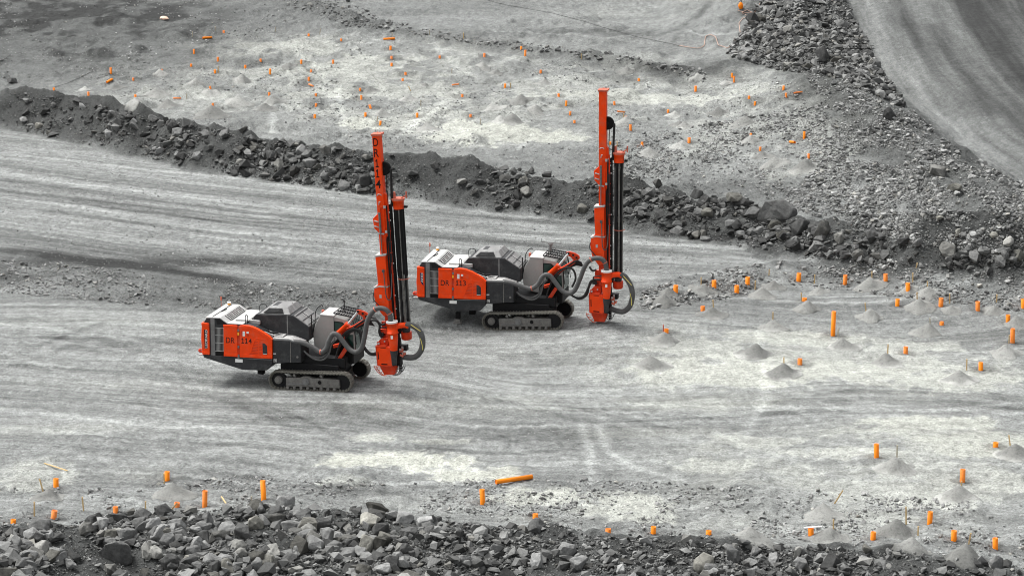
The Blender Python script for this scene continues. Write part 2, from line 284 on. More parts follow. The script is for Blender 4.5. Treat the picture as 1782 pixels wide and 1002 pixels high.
# ------------------------------------------------------------------ materials
def mat(name, rgb, rough=0.6, metal=0.0, var=0.0, scale=6.0, bump=0.0, dirt=None):
    m = bpy.data.materials.new(name); m.use_nodes = True; t = m.node_tree; b = t.nodes['Principled BSDF']
    b.inputs['Roughness'].default_value = rough; b.inputs['Metallic'].default_value = metal
    b.inputs['Base Color'].default_value = (*rgb, 1); b.inputs['Specular IOR Level'].default_value = 0.5 if rough < .3 else 0.22
    if var or bump or dirt:
        tc = t.nodes.new('ShaderNodeTexCoord'); n = t.nodes.new('ShaderNodeTexNoise')
        n.inputs['Scale'].default_value = scale; n.inputs['Detail'].default_value = 6; n.inputs['Roughness'].default_value = 0.65
        t.links.new(tc.outputs['Object'], n.inputs['Vector'])
        if var:
            cr = t.nodes.new('ShaderNodeValToRGB'); cr.color_ramp.elements[0].position = 0.3; cr.color_ramp.elements[1].position = 0.72
            cr.color_ramp.elements[0].color = (*[c * (1 - var) for c in rgb], 1); cr.color_ramp.elements[1].color = (*[min(1, c * (1 + var)) for c in rgb], 1)
            t.links.new(n.outputs[0], cr.inputs[0]); out = cr.outputs[0]
            if dirt:
                n2 = t.nodes.new('ShaderNodeTexNoise'); n2.inputs['Scale'].default_value = 2.3; n2.inputs['Detail'].default_value = 8; n2.inputs['Roughness'].default_value = 0.7
                t.links.new(tc.outputs['Object'], n2.inputs['Vector'])
                r2 = t.nodes.new('ShaderNodeValToRGB'); r2.color_ramp.elements[0].position = dirt[3]; r2.color_ramp.elements[1].position = dirt[3] + 0.28
                r2.color_ramp.elements[1].color = (dirt[4],) * 3 + (1,); t.links.new(n2.outputs[0], r2.inputs[0])
                mx = t.nodes.new('ShaderNodeMix'); mx.data_type = 'RGBA'; t.links.new(r2.outputs[0], mx.inputs[0]); t.links.new(out, mx.inputs[6]); mx.inputs[7].default_value = (*dirt[:3], 1); out = mx.outputs[2]
            t.links.new(out, b.inputs['Base Color'])
        if bump:
            bp = t.nodes.new('ShaderNodeBump'); bp.inputs['Strength'].default_value = bump; bp.inputs['Distance'].default_value = 0.02
            t.links.new(n.outputs[0], bp.inputs['Height']); t.links.new(bp.outputs[0], b.inputs['Normal'])
    return m
DUSTC = (0.36, 0.36, 0.34)
M = {}
M['orange'] = mat('orange_paint', (0.86, 0.058, 0.003), 0.42, 0, 0.10, 3, 0.0, (0.42, 0.19, 0.12, 0.50, 0.45))
M['red'] = mat('red_paint', (0.60, 0.045, 0.010), 0.5, 0, 0.2, 4, 0.0, (0.40, 0.22, 0.18, 0.52, 0.5))
M['pink'] = mat('dusty_red_paint', (0.55, 0.15, 0.10), 0.7, 0, 0.25, 5)
M['grey'] = mat('charcoal_panel', (0.034, 0.035, 0.037), 0.55, 0, 0.2, 3, 0.0, (0.12, 0.12, 0.117, 0.5, 0.55))
M['dark'] = mat('dark_steel', (0.011, 0.011, 0.012), 0.6, 0.0, 0.3, 6)
M['black'] = mat('black_recess', (0.006, 0.006, 0.006), 0.8)
M['roof'] = mat('pale_dusty_sheet', (0.42, 0.42, 0.41), 0.6, 0, 0.12, 3, 0.0, (0.32, 0.32, 0.31, 0.5, 0.7))
M['cab'] = mat('pale_grey_paint', (0.34, 0.337, 0.322), 0.5, 0, 0.08, 4, 0.0, (0.20, 0.19, 0.17, 0.56, 0.8))
M['mid'] = mat('mid_grey_sheet', (0.17, 0.17, 0.168), 0.6, 0, 0.2, 4, 0.0, (0.33, 0.33, 0.32, 0.5, 0.6))
M['sheet'] = mat('lit_dusty_sheet', (0.19, 0.19, 0.187), 0.6, 0, 0.2, 4, 0.0, (0.42, 0.42, 0.41, 0.5, 0.7))
M['steel'] = mat('worn_steel', (0.165, 0.16, 0.15), 0.5, 0.3, 0.35, 9)
M['track'] = mat('dusty_track_steel', (0.155, 0.15, 0.13), 0.75, 0.1, 0.35, 14)
M['chrome'] = mat('chrome_rod', (0.75, 0.75, 0.75), 0.2, 1.0)
M['hose'] = mat('grey_ribbed_hose', (0.095, 0.095, 0.094), 0.65, 0, 0.25, 5)
M['rubber'] = mat('black_hose', (0.03, 0.03, 0.03), 0.6, 0, 0.3, 5)
M['white'] = mat('white_paint', (0.78, 0.78, 0.76), 0.5)
M['glass'] = mat('green_tinted_glass', (0.012, 0.04, 0.032), 0.08)
M['text'] = mat('dark_lettering', (0.045, 0.014, 0.010), 0.6)
M['mtext'] = mat('black_lettering', (0.012, 0.006, 0.006), 0.6)
M['navy'] = mat('navy_paint', (0.02, 0.025, 0.07), 0.5)
M['amber'] = mat('amber_lens', (0.95, 0.42, 0.03), 0.25)
M['pipe'] = mat('orange_plastic', (0.90, 0.24, 0.010), 0.45, 0, 0.06, 5)
M['pipe_yellow'] = mat('yellow_orange_plastic', (0.90, 0.25, 0.010), 0.5, 0, 0.06, 5)
M['pipe_dusty'] = mat('dusty_orange_plastic', (0.78, 0.22, 0.03), 0.6, 0, 0.12, 4, 0.0, (0.55, 0.38, 0.25, 0.5, 0.6))
M['pipe_pale'] = mat('faded_orange_plastic', (0.80, 0.24, 0.06), 0.6, 0, 0.08, 5)
M['wood'] = mat('pale_timber', (0.56, 0.40, 0.20), 0.75, 0, 0.2, 9)
M['grey_wood'] = mat('weathered_timber', (0.42, 0.38, 0.30), 0.8, 0, 0.2, 9)
M['tape'] = mat('yellow_tape', (0.75, 0.66, 0.16), 0.5)
M['cable'] = mat('pale_pink_cable', (0.46, 0.31, 0.25), 0.6)
M['black_cable'] = mat('dark_cable', (0.03, 0.03, 0.03), 0.7)

def stone_nodes(t, colsock, bumps, b, tint):
    """break a stone colour up with noise and roughen the surface"""
    tc = t.nodes.new('ShaderNodeTexCoord'); geo = t.nodes.new('ShaderNodeNewGeometry')
    h = None; f = colsock
    for sc, lo, hi, dist, st in bumps:
        n = t.nodes.new('ShaderNodeTexNoise'); n.inputs['Scale'].default_value = sc; n.inputs['Detail'].default_value = 5; n.inputs['Roughness'].default_value = 0.7
        t.links.new(geo.outputs['Position'], n.inputs['Vector'])
        mr = t.nodes.new('ShaderNodeMapRange'); mr.inputs[1].default_value = 0.3; mr.inputs[2].default_value = 0.7; mr.inputs[3].default_value = lo; mr.inputs[4].default_value = hi
        t.links.new(n.outputs[0], mr.inputs[0])
        mx = t.nodes.new('ShaderNodeMix'); mx.data_type = 'RGBA'; mx.blend_type = 'MULTIPLY'; mx.inputs[0].default_value = 1.0
        t.links.new(f, mx.inputs[6]); t.links.new(mr.outputs[0], mx.inputs[7]); f = mx.outputs[2]
        bp = t.nodes.new('ShaderNodeBump'); bp.inputs['Strength'].default_value = st; bp.inputs['Distance'].default_value = dist
        t.links.new(n.outputs[0], bp.inputs['Height'])
        if h is not None: t.links.new(h, bp.inputs['Normal'])
        h = bp.outputs[0]
    for sc, lo, hi, k0, k1 in (tint or []):
        n = t.nodes.new('ShaderNodeTexNoise'); n.inputs['Scale'].default_value = sc; n.inputs['Detail'].default_value = 2; n.inputs['Roughness'].default_value = 0.6
        t.links.new(geo.outputs['Position'], n.inputs['Vector'])
        mr = t.nodes.new('ShaderNodeMapRange'); mr.inputs[1].default_value = lo; mr.inputs[2].default_value = hi; mr.inputs[3].default_value = k0; mr.inputs[4].default_value = k1
        t.links.new(n.outputs[0], mr.inputs[0]); mx = t.nodes.new('ShaderNodeMix'); mx.data_type = 'RGBA'; mx.blend_type = 'MULTIPLY'; mx.inputs[0].default_value = 1.0
        t.links.new(f, mx.inputs[6]); t.links.new(mr.outputs[0], mx.inputs[7]); f = mx.outputs[2]
        bp = t.nodes.new('ShaderNodeBump'); bp.inputs['Strength'].default_value = 0.7; bp.inputs['Distance'].default_value = 0.04
        t.links.new(mr.outputs[0], bp.inputs['Height']); t.links.new(h, bp.inputs['Normal']); h = bp.outputs[0]
    t.links.new(f, b.inputs['Base Color']); t.links.new(h, b.inputs['Normal'])
    b.inputs['Roughness'].default_value = 0.92; b.inputs['Specular IOR Level'].default_value = 0.25
m = bpy.data.materials.new('pit_ground'); m.use_nodes = True; t = m.node_tree
at_ = t.nodes.new('ShaderNodeAttribute'); at_.attribute_name = 'col'
ln = t.nodes.new('ShaderNodeAttribute'); ln.attribute_name = 'lane'
sx_ = t.nodes.new('ShaderNodeSeparateXYZ'); t.links.new(ln.outputs['Vector'], sx_.inputs[0]); cx2 = t.nodes.new('ShaderNodeCombineXYZ')
t.links.new(sx_.outputs[0], cx2.inputs[0]); t.links.new(sx_.outputs[1], cx2.inputs[1])
sn = t.nodes.new('ShaderNodeTexNoise'); sn.inputs['Scale'].default_value = 1.0; sn.inputs['Detail'].default_value = 3; sn.inputs['Roughness'].default_value = 0.6; t.links.new(cx2.outputs[0], sn.inputs['Vector'])
sm_ = t.nodes.new('ShaderNodeMapRange'); sm_.inputs[1].default_value = .34; sm_.inputs[2].default_value = .66; sm_.inputs[3].default_value = .74; sm_.inputs[4].default_value = 1.24; t.links.new(sn.outputs[0], sm_.inputs[0])
sb_ = t.nodes.new('ShaderNodeMix'); sb_.data_type = 'RGBA'; sb_.blend_type = 'MULTIPLY'; t.links.new(sx_.outputs[2], sb_.inputs[0]); t.links.new(at_.outputs['Color'], sb_.inputs[6]); t.links.new(sm_.outputs[0], sb_.inputs[7])
stone_nodes(t, sb_.outputs[2], [(0.9, .90, 1.10, .10, .3), (4.0, .80, 1.20, .08, .5), (16.0, .66, 1.34, .06, 1.0)], t.nodes['Principled BSDF'], [(9.0, .37, .45, .70, 1.0), (11.0, .55, .63, 1.0, 1.26)]); M['ground'] = m
m = bpy.data.materials.new('broken_stone'); m.use_nodes = True; t = m.node_tree
at_ = t.nodes.new('ShaderNodeAttribute'); at_.attribute_name = 'col'
stone_nodes(t, at_.outputs['Color'], [(3.0, .7, 1.3, .06, .5), (14.0, .8, 1.22, .03, .5)], t.nodes['Principled BSDF'], None); M['rubble'] = m
m = bpy.data.materials.new('boulder_stone'); m.use_nodes = True; t = m.node_tree
oi = t.nodes.new('ShaderNodeObjectInfo')
stone_nodes(t, oi.outputs['Color'], [(2.2, .62, 1.38, .08, .6), (11.0, .78, 1.24, .03, .6)], t.nodes['Principled BSDF'], None); M['boulder'] = m
m = bpy.data.materials.new('drill_cuttings'); m.use_nodes = True; t = m.node_tree
oi = t.nodes.new('ShaderNodeAttribute'); oi.attribute_name = 'col'
stone_nodes(t, oi.outputs['Color'], [(1.6, .88, 1.12, .05, .3), (16.0, .80, 1.2, .03, .7)], t.nodes['Principled BSDF'], [(7.0, .36, .46, .80, 1.0)]); M['cuttings'] = m
# ------------------------------------------------------------------ object helpers
def tag(o, label=None, cat=None, group=None, kind=None):
    if label: o['label'] = label
    if cat: o['category'] = cat
    if group: o['group'] = group
    if kind: o['kind'] = kind
    return o
def link(name, me, parent=None):
    o = bpy.data.objects.new(name, me); COL.objects.link(o)
    if parent is not None: o.parent = parent
    return o
def np_mesh(name, V, Fc, cols=None, material=None, smooth=False, lane=None):
    me = bpy.data.meshes.new(name); k = Fc.shape[1]
    me.vertices.add(len(V)); me.vertices.foreach_set('co', np.ascontiguousarray(V, np.float32).ravel())
    me.loops.add(Fc.size); me.loops.foreach_set('vertex_index', np.ascontiguousarray(Fc, np.int32).ravel())
    me.polygons.add(len(Fc)); me.polygons.foreach_set('loop_start', np.arange(0, Fc.size, k, dtype=np.int32))
    me.update(calc_edges=True)
    me.polygons.foreach_set('use_smooth', np.full(len(Fc), smooth))
    if cols is not None:
        a = me.attributes.new('col', 'FLOAT_COLOR', 'POINT'); a.data.foreach_set('color', np.ascontiguousarray(cols, np.float32).ravel())
    if lane is not None:
        a = me.attributes.new('lane', 'FLOAT_VECTOR', 'POINT'); a.data.foreach_set('vector', np.ascontiguousarray(lane, np.float32).ravel())
    if material: me.materials.append(material)
    return me
# the ground sheet
ny, nx = GX.shape
ii = (np.arange(ny - 1)[:, None] * nx + np.arange(nx - 1)[None, :]).ravel()
Q = np.stack([ii, ii + 1, ii + nx + 1, ii + nx], 1)
LANE = np.zeros(GX.shape + (3,), np.float32)
wu = np.clip(road_z, 0, 1); 
LANE[..., 0] = np.where(hz > .5, ha * .3, np.where(wu > .5, ra, pa)) * 0.35; LANE[..., 1] = np.where(hz > .5, hv * .45, np.where(wu > .5, rv_, pv)) * 4.2
LANE[..., 2] = np.clip((1 - np.clip(scree + hp + lw + tw + fo, 0, 1)) * (0.62 + 0.2 * np.maximum(road_z, hz)) * (1 - 0.75 * UP * (1 - hz) * (1 - up_road * .4)) * (1 - 0.5 * dust), 0, 1)
def tinted(a, dk):
    c = np.empty(a.shape + (4,), np.float32)
    c[..., 0] = a * (0.962 + 0.022 * dk); c[..., 1] = a * (1.0 + 0.01 * dk); c[..., 2] = a * (0.972 - 0.07 * dk); c[..., 3] = 1
    return c
HOLES = []    # filled below with the pipe feet, stained before the ground is linked
# ------------------------------------------------------------------ where pipes, stakes and mounds stand (feet in photograph pixels)
def zz(ox, oy, k, rows): return [(ox + r[0] / k, oy + r[1] / k) + tuple(q / k if isinstance(q, (int, float)) and i == 0 else q for i, q in enumerate(r[2:])) for r in rows]
# lower field: foot x, foot y, height in px, lean degrees, kind
LOW_PIPES = zz(1100, 330, 2.613, [(198, 468, 36), (373, 444, 34), (476, 470, 37), (525, 432, 37), (757, 416, 39), (968, 430, 44), (1153, 418, 38), (1255, 467, 45), (1206, 528, 34), (1404, 530, 40), (1572, 549, 43), (1779, 537, 42),
    (1709, 607, 41, 4), (1730, 696, 68), (913, 664, 113, -1), (322, 556, 29), (156, 650, 20), (1408, 615, 15), (1244, 745, 34), (763, 795, 30), (1586, 820, 38), (784, 507, 10)])
LOW_PIPES += zz(1182, 660, 2.93, [(1006, 398, 74), (1613, 343, 26), (1444, 520, 66, 2), (1277, 735, 67, 3), (988, 815, 43), (1400, 820, 55), (1612, 861, 58), (672, 806, 56, 4), (150, 790, 16)])
LOW_PIPES += zz(0, 660, 2.93, [(286, 545, 44), (852, 512, 47), (1044, 650, 88, -1), (1345, 612, 100, 7), (68, 733, 22), (273, 708, 46, 9, 'pale'), (590, 678, 34), (902, 650, 28, -8, 'pale')])
LOW_PIPES += zz(600, 660, 2.93, [(704, 637, 82, 3), (972, 706, 26), (1343, 780, 16), (1573, 783, 38)])
UP_PIPES = zz(0, 0, 2.947, [(569, 378, 32), (277, 467, 18), (454, 492, 22), (694, 500, 13), (683, 414, 9, 0, 'pale'), (830, 376, 22), (980, 342, 14), (995, 277, 25), (1118, 316, 24), (1148, 170, 11, 0, 'pale'), (1103, 376, 20), (1079, 459, 18, 6), (1093, 559, 31), (1258, 352, 19), (1337, 316, 15), (1385, 382, 30), (1381, 489, 15),
    (1545, 329, 23), (1584, 416, 22), (1620, 494, 14), (1621, 547, 18), (1615, 607, 22), (1709, 328, 22), (1583, 187, 9), (1750, 212, 14), (1595, 372, 10, 0, 'pale')])
UP_PIPES += zz(600, 0, 2.947, [(235, 257, 22), (240, 302, 9, 0, 'pale'), (240, 340, 18), (312, 385, 14), (297, 417, 16), (487, 300, 13), (716, 292, 20, 0, 'pale'), (905, 255, 18), (925, 290, 34), (1005, 376, 18), (822, 452, 24), (603, 499, 17), (79, 466, 14), (85, 511, 24, -10), (133, 557, 22, 22), (106, 598, 22), (181, 643, 24, -8), (371, 602, 24), (645, 601, 11, 0, 'pale'),
    (1097, 497, 18), (1135, 543, 27), (1155, 592, 22, -6), (1178, 632, 13), (1383, 539, 20), (1443, 622, 28), (1466, 670, 32), (1525, 753, 26), (1508, 416, 13), (1658, 577, 11), (1764, 733, 28), (1361, 742, 12)])
UP_PIPES += zz(1182, 0, 2.947, [(84, 470, 30), (271, 398, 24), (281, 424, 34), (535, 461, 22), (548, 500, 24), (358, 507, 10), (388, 540, 20), (367, 720, 38), (52, 734, 30), (641, 711, 38), (415, 774, 22), (435, 803, 16), (664, 813, 26)])
LYING = [((864, 842), (926, 833), 'orange pipe lying flat on pale dust above the foreground rubble'), ((353, 69), (369, 68), 'orange pipe lying flat at the far left of the upper bench'), ((668, 71), (687, 70), 'orange pipe lying crosswise at the far edge of the upper bench'),
         ((186, 146), (195, 141), 'yellow orange pipe fallen beside the left end of the berm'), ((787, 151), (795, 150), 'faint orange pipe lying in dust mid way over the upper bench'), ((302, 174), (309, 174), 'faint orange pipe end lying in dust near the berm, left part'), ((1375, 250), (1383, 251), 'short orange pipe lying on gravel at the right of the upper bench'), ((1382, 165), (1396, 163), 'pale orange strip of pipe lying below the right rubble heap'), ((538, 150), (545, 153), 'pale orange pipe fallen on a dusty hump of the upper bench'), ((1075, 197), (1084, 198), 'faint orange pipe lying on a mound behind the upright mast')]
STAKES = zz(1100, 330, 2.613, [(314, 435, 35), (371, 550, 46, -5), (559, 455, 40), (771, 508, 38, -4), (828, 430, 42), (1090, 405, 32), (1276, 430, 50), (1064, 555, 38, -8), (1296, 500, 32), (1343, 455, 36), (1444, 518, 44), (1657, 512, 34), (640, 598, 40), (142, 652, 36, 0, 'red'), (690, 800, 36), (936, 668, 34, 0, 'grey'), (1162, 748, 44), (1356, 630, 46, -4, 'grey'), (1521, 820, 48), (1713, 698, 36), (622, 390, 26), (1292, 355, 20, 10)])
STAKES += zz(1182, 660, 2.93, [(1110, 398, 62, 0, 'grey'), (1689, 350, 66, -9), (792, 632, 66, 30), (786, 770, 56), (1157, 738, 90), (1217, 795, 46), (1476, 840, 58, 8), (1438, 545, 28)])
STAKES += zz(0, 660, 2.93, [(220, 572, 64, -14), (175, 697, 72), (426, 670, 70, -4), (742, 657, 36), (1283, 648, 54, 0, 'grey'), (838, 530, 50), (870, 668, 40, 40)])
STAKES += zz(0, 0, 2.947, [(987, 190, 26, 0, 'grey'), (1104, 162, 24, 0, 'grey'), (1412, 165, 24, 0, 'grey'), (1640, 178, 30, 6, 'grey'), (1120, 375, 30), (958, 510, 26, 0, 'grey')])
STAKES += zz(600, 0, 2.947, [(243, 194, 24, 0, 'grey'), (435, 182, 26, 0, 'grey'), (609, 200, 28), (549, 378, 24, 0, 'grey'), (587, 446, 22, 0, 'grey'), (338, 468, 22, -24), (850, 452, 24), (390, 545, 28, 0, 'grey'), (695, 640, 30, 0, 'grey'), (1213, 305, 26), (1430, 610, 26), (165, 625, 26, 8, 'grey'), (1396, 752, 24)])
LOW_MOUNDS = zz(1100, 330, 2.613, [(140, 530, 120, 55), (165, 482, 80, 28), (325, 480, 110, 35), (590, 495, 120, 48), (645, 455, 100, 42), (848, 475, 90, 42), (1093, 460, 125, 50), (795, 555, 120, 45), (365, 585, 115, 33), (1090, 600, 130, 42), (1300, 557, 130, 55), (1350, 500, 120, 48), (1455, 565, 85, 35), (1650, 570, 90, 38),
    (640, 641, 120, 45), (138, 708, 130, 55), (90, 822, 155, 67), (558, 766, 150, 65), (690, 857, 160, 55), (960, 730, 140, 58), (1165, 806, 150, 60), (1350, 665, 130, 40), (1762, 632, 130, 50), (1710, 760, 140, 56), (1500, 882, 150, 62), (1270, 470, 80, 40)])
LOW_MOUNDS += zz(1182, 660, 2.93, [(1112, 482, 200, 85), (1722, 412, 200, 80), (742, 712, 200, 88), (1440, 624, 190, 78), (762, 832, 190, 62), (1120, 808, 210, 68), (1190, 868, 200, 62), (1462, 925, 200, 90), (370, 842, 260, 68)])
LOW_MOUNDS += zz(0, 660, 2.93, [(240, 612, 150, 52), (870, 608, 195, 82)])
UP_MOUNDS = zz(0, 0, 2.947, [(860, 553, 110, 40), (590, 460, 100, 22), (430, 466, 70, 24), (800, 499, 110, 32), (690, 536, 130, 28), (1072, 494, 90, 26), (1390, 540, 120, 40), (1225, 544, 140, 34), (1090, 606, 170, 26), (1350, 570, 110, 32), (820, 390, 80, 18), (1000, 440, 80, 18), (1240, 420, 80, 20), (1480, 350, 70, 18)])
UP_MOUNDS += zz(600, 0, 2.947, [(760, 569, 110, 34), (975, 583, 90, 36), (858, 634, 130, 34), (795, 627, 100, 30), (900, 533, 110, 34), (1020, 436, 80, 28), (1450, 381, 90, 26), (775, 384, 70, 22), (710, 355, 80, 22), (425, 676, 110, 30), (1440, 640, 90, 32), (1715, 652, 80, 26), (1690, 612, 90, 28), (1560, 806, 120, 34), (410, 444, 50, 20), (190, 602, 90, 26), (330, 520, 90, 22), (130, 480, 70, 22)])
UP_MOUNDS += zz(1182, 0, 2.947, [(330, 646, 130, 30), (30, 660, 90, 38), (200, 592, 100, 28), (370, 738, 100, 28), (490, 866, 150, 34), (650, 882, 150, 32), (95, 416, 70, 24), (20, 764, 110, 30), (430, 814, 100, 28), (240, 440, 60, 18)])
def feet(rows):
    x, y, z = ground([r[0] for r in rows], [r[1] for r in rows]); return list(zip(x, y, z))
LP, UPP, ST, LM, UM = feet(LOW_PIPES), feet(UP_PIPES), feet(STAKES), feet(LOW_MOUNDS), feet(UP_MOUNDS)
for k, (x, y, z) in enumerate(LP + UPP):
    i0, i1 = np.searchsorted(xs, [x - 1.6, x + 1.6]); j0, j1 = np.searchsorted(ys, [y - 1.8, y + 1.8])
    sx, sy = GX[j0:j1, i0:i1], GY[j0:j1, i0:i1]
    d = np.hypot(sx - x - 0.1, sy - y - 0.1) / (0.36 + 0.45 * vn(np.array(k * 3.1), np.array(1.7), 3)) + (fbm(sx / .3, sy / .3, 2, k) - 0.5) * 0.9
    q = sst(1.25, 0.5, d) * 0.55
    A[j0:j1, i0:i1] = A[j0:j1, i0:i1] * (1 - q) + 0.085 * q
me = np_mesh('ground', np.stack([GX, GY, GZ], -1).reshape(-1, 3), Q, tinted(A, DUSTK).reshape(-1, 4), M['ground'], True, LANE.reshape(-1, 3))
tag(link('ground', me), 'grey dusty pit floor with wheel tracks, pale rock dust and dark berms', kind='structure')
# ------------------------------------------------------------------ stones
def hull_template(seed, n, flat, jag=0.0, sub=0):
    r = np.random.default_rng(seed); bm = bmesh.new()
    for _ in range(n):
        p = r.normal(size=3); p /= np.linalg.norm(p); p = np.sign(p) * np.abs(p) ** 0.75; p *= r.uniform(0.72, 1.0)
        bm.verts.new((p[0] * .5, p[1] * .5 * r.uniform(.75, 1), p[2] * .5 * flat))
    res = bmesh.ops.convex_hull(bm, input=bm.verts)
    bmesh.ops.delete(bm, geom=list({e for e in res['geom_interior'] + res['geom_unused'] if isinstance(e, bmesh.types.BMVert)}), context='VERTS')
    bmesh.ops.dissolve_limit(bm, angle_limit=R(11), verts=bm.verts, edges=bm.edges)
    if sub:
        bmesh.ops.bevel(bm, geom=list(bm.edges), offset=0.018, segments=1, affect='EDGES', clamp_overlap=True)
        bmesh.ops.triangulate(bm, faces=bm.faces)
        for _ in range(sub):
            bmesh.ops.subdivide_edges(bm, edges=[e for e in bm.edges if e.calc_length() > 0.10], cuts=1, use_grid_fill=True)
            bmesh.ops.triangulate(bm, faces=bm.faces)
        bm.normal_update()
        cs = [(v, v.co.copy(), v.normal.copy()) for v in bm.verts]
        for v, c, nn in cs:
            f = fbm(np.array(c.x * 4 + seed), np.array(c.y * 4 + c.z * 3.1), 3, seed) - 0.5
            f2 = vn(np.array(c.x * 9 + c.z * 5), np.array(c.y * 9 - c.z * 4), seed + 5) - 0.5
            v.co = c + nn * float(f * 0.06 + f2 * 0.03) * jag
    bmesh.ops.triangulate(bm, faces=bm.faces)
    bm.verts.ensure_lookup_table()
    V = np.array([v.co[:] for v in bm.verts]); Fc = np.array([[v.index for v in f.verts] for f in bm.faces]); bm.free()
    return V, Fc
SMALL = [hull_template(100 + k, 9 + k % 5, 0.42 + 0.06 * (k % 7)) for k in range(14)]
BIG = [hull_template(300 + k, 12 + k % 8, (0.5, 0.62, 0.75, 0.88)[k % 4], 1.0, 2) for k in range(24)]
BIGM = [np_mesh('boulder', V, Fc, None, M['boulder']) for V, Fc in BIG]
def rotm(n):
    a = rng.uniform(0, 2 * math.pi, n); b = rng.normal(0, 0.35, n); c = rng.normal(0, 0.35, n)
    ca, sa, cb, sb2, cc, sc = np.cos(a), np.sin(a), np.cos(b), np.sin(b), np.cos(c), np.sin(c); o = np.zeros(n); e = np.ones(n)
    Rz = np.stack([np.stack([ca, -sa, o], -1), np.stack([sa, ca, o], -1), np.stack([o, o, e], -1)], 1)
    Rx = np.stack([np.stack([e, o, o], -1), np.stack([o, cb, -sb2], -1), np.stack([o, sb2, cb], -1)], 1)
    Ry = np.stack([np.stack([cc, o, sc], -1), np.stack([o, e, o], -1), np.stack([-sc, o, cc], -1)], 1)
    return Rz @ Rx @ Ry
def scatter(name, label, cat, x, y, z, size, alb, sink=0.12):
    Vs, Fs, Cs = [], [], []; off = 0; which = rng.integers(0, len(SMALL), len(x))
    for k, (V, Fc) in enumerate(SMALL):
        m = np.where(which == k)[0]; n = len(m)
        if not n: continue
        rr = rotm(n); sc = size[m][:, None] * rng.uniform(0.75, 1.25, (n, 3))
        P = np.einsum('nij,nvj->nvi', rr, V[None] * sc[:, None, :])
        P[..., 0] += x[m][:, None]; P[..., 1] += y[m][:, None]; P[..., 2] += (z[m] + size[m] * sink)[:, None]
        Vs.append(P.reshape(-1, 3)); Fs.append((Fc[None] + (off + np.arange(n) * len(V))[:, None, None]).reshape(-1, 3)); off += n * len(V)
        wv = rng.uniform(0, 1, n); wv = np.where(wv > .86, (wv - .86) * 1.0, 0) ; a = np.repeat(alb[m], len(V)); wv = np.repeat(wv, len(V)); c = np.stack([a * (1 + wv * .5), a * (1.01 + wv * .25), a * (0.98 - wv * .25), np.ones_like(a)], -1); Cs.append(c)
    me = np_mesh(name, np.concatenate(Vs), np.concatenate(Fs), np.concatenate(Cs), M['rubble'])
    return tag(link(name, me), label, cat, kind='stuff')
def sample(poly, n, dens=None):
    us = [p[0] for p in poly]; vs_ = [p[1] for p in poly]
    u = rng.uniform(min(us), max(us), n * 4); v = rng.uniform(min(vs_), max(vs_), n * 4)
    m = inpoly(u, v, poly)
    if dens is not None: m &= rng.uniform(0, 1, n * 4) < dens(u, v)
    return u[m][:n], v[m][:n]
def power(n, lo, hi, ex=2.2):
    q = rng.uniform(0, 1, n); a = 1 - ex
    return (lo ** a + q * (hi ** a - lo ** a)) ** (1 / a)
def clump(sc, lo, hi, seed):
    def f(u, v): return sst(lo, hi, fbm(u / sc, v / (sc * 0.5), 3, seed)) + 0.08
    return f
P_FORE = [(-30, 935), (150, 906), (250, 892), (430, 884), (650, 888), (800, 910), (950, 920), (1100, 938), (1250, 944), (1450, 954), (1600, 962), (1812, 990), (1812, 1035), (-30, 1035)]
P_BERM = [(-20, 160), (60, 162), (250, 200), (420, 236), (560, 255), (750, 276), (950, 302), (1120, 326), (1290, 350), (1420, 392), (1600, 424), (1800, 440), (1800, 490), (1640, 466), (1540, 462), (1350, 440), (1110, 400), (900, 366), (640, 340), (520, 322), (300, 286), (200, 262), (-20, 218)]
P_RIGHT = [(1400, 128), (1500, 100), (1572, 178), (1664, 258), (1800, 332), (1800, 470), (1700, 440), (1600, 425), (1480, 400), (1400, 370), (1330, 345), (1420, 300), (1450, 230), (1425, 170)]
P_HEAP = [(1262, 95), (1290, 60), (1330, -10), (1465, -10), (1500, 60), (1540, 130), (1580, 190), (1520, 165), (1440, 132), (1350, 122)]
P_LEFTW = [(-10, 452), (120, 458), (250, 474), (400, 488), (520, 498), (720, 506), (720, 545), (500, 545), (300, 535), (-10, 510)]
P_RIGHTW = [(1120, 505), (1190, 480), (1300, 462), (1440, 444), (1600, 458), (1740, 478), (1800, 490), (1800, 545), (1600, 520), (1400, 500), (1200, 530), (1110, 540)]
P_TOPW = [(515, -10), (590, -6), (660, 30), (730, 50), (900, 73), (1100, 98), (1230, 125), (1230, 140), (1100, 112), (900, 88), (720, 62), (600, 45), (500, 10)]
P_FGRAV = [(-20, 850), (200, 850), (430, 825), (700, 840), (900, 830), (1150, 840), (1380, 850), (1800, 880), (1800, 985), (1450, 945), (1100, 932), (800, 903), (430, 880), (-20, 920)]
P_BENCH = [(1080, 240), (1330, 200), (1440, 180), (1440, 300), (1380, 350), (1180, 332), (1050, 300)]
P_PAD = [(-20, 540), (700, 560), (1300, 520), (1800, 560), (1800, 860), (-20, 850)]
P_UP = [(60, 100), (500, 50), (1180, 130), (1440, 140), (1440, 300), (1200, 320), (700, 262), (300, 210)]
P_UPL = [(-20, -10), (520, -10), (520, 50), (320, 80), (150, 140), (-20, 145)]
big = []      # candidates for single boulders: x, y, z, size, albedo, zone
STUFF = []
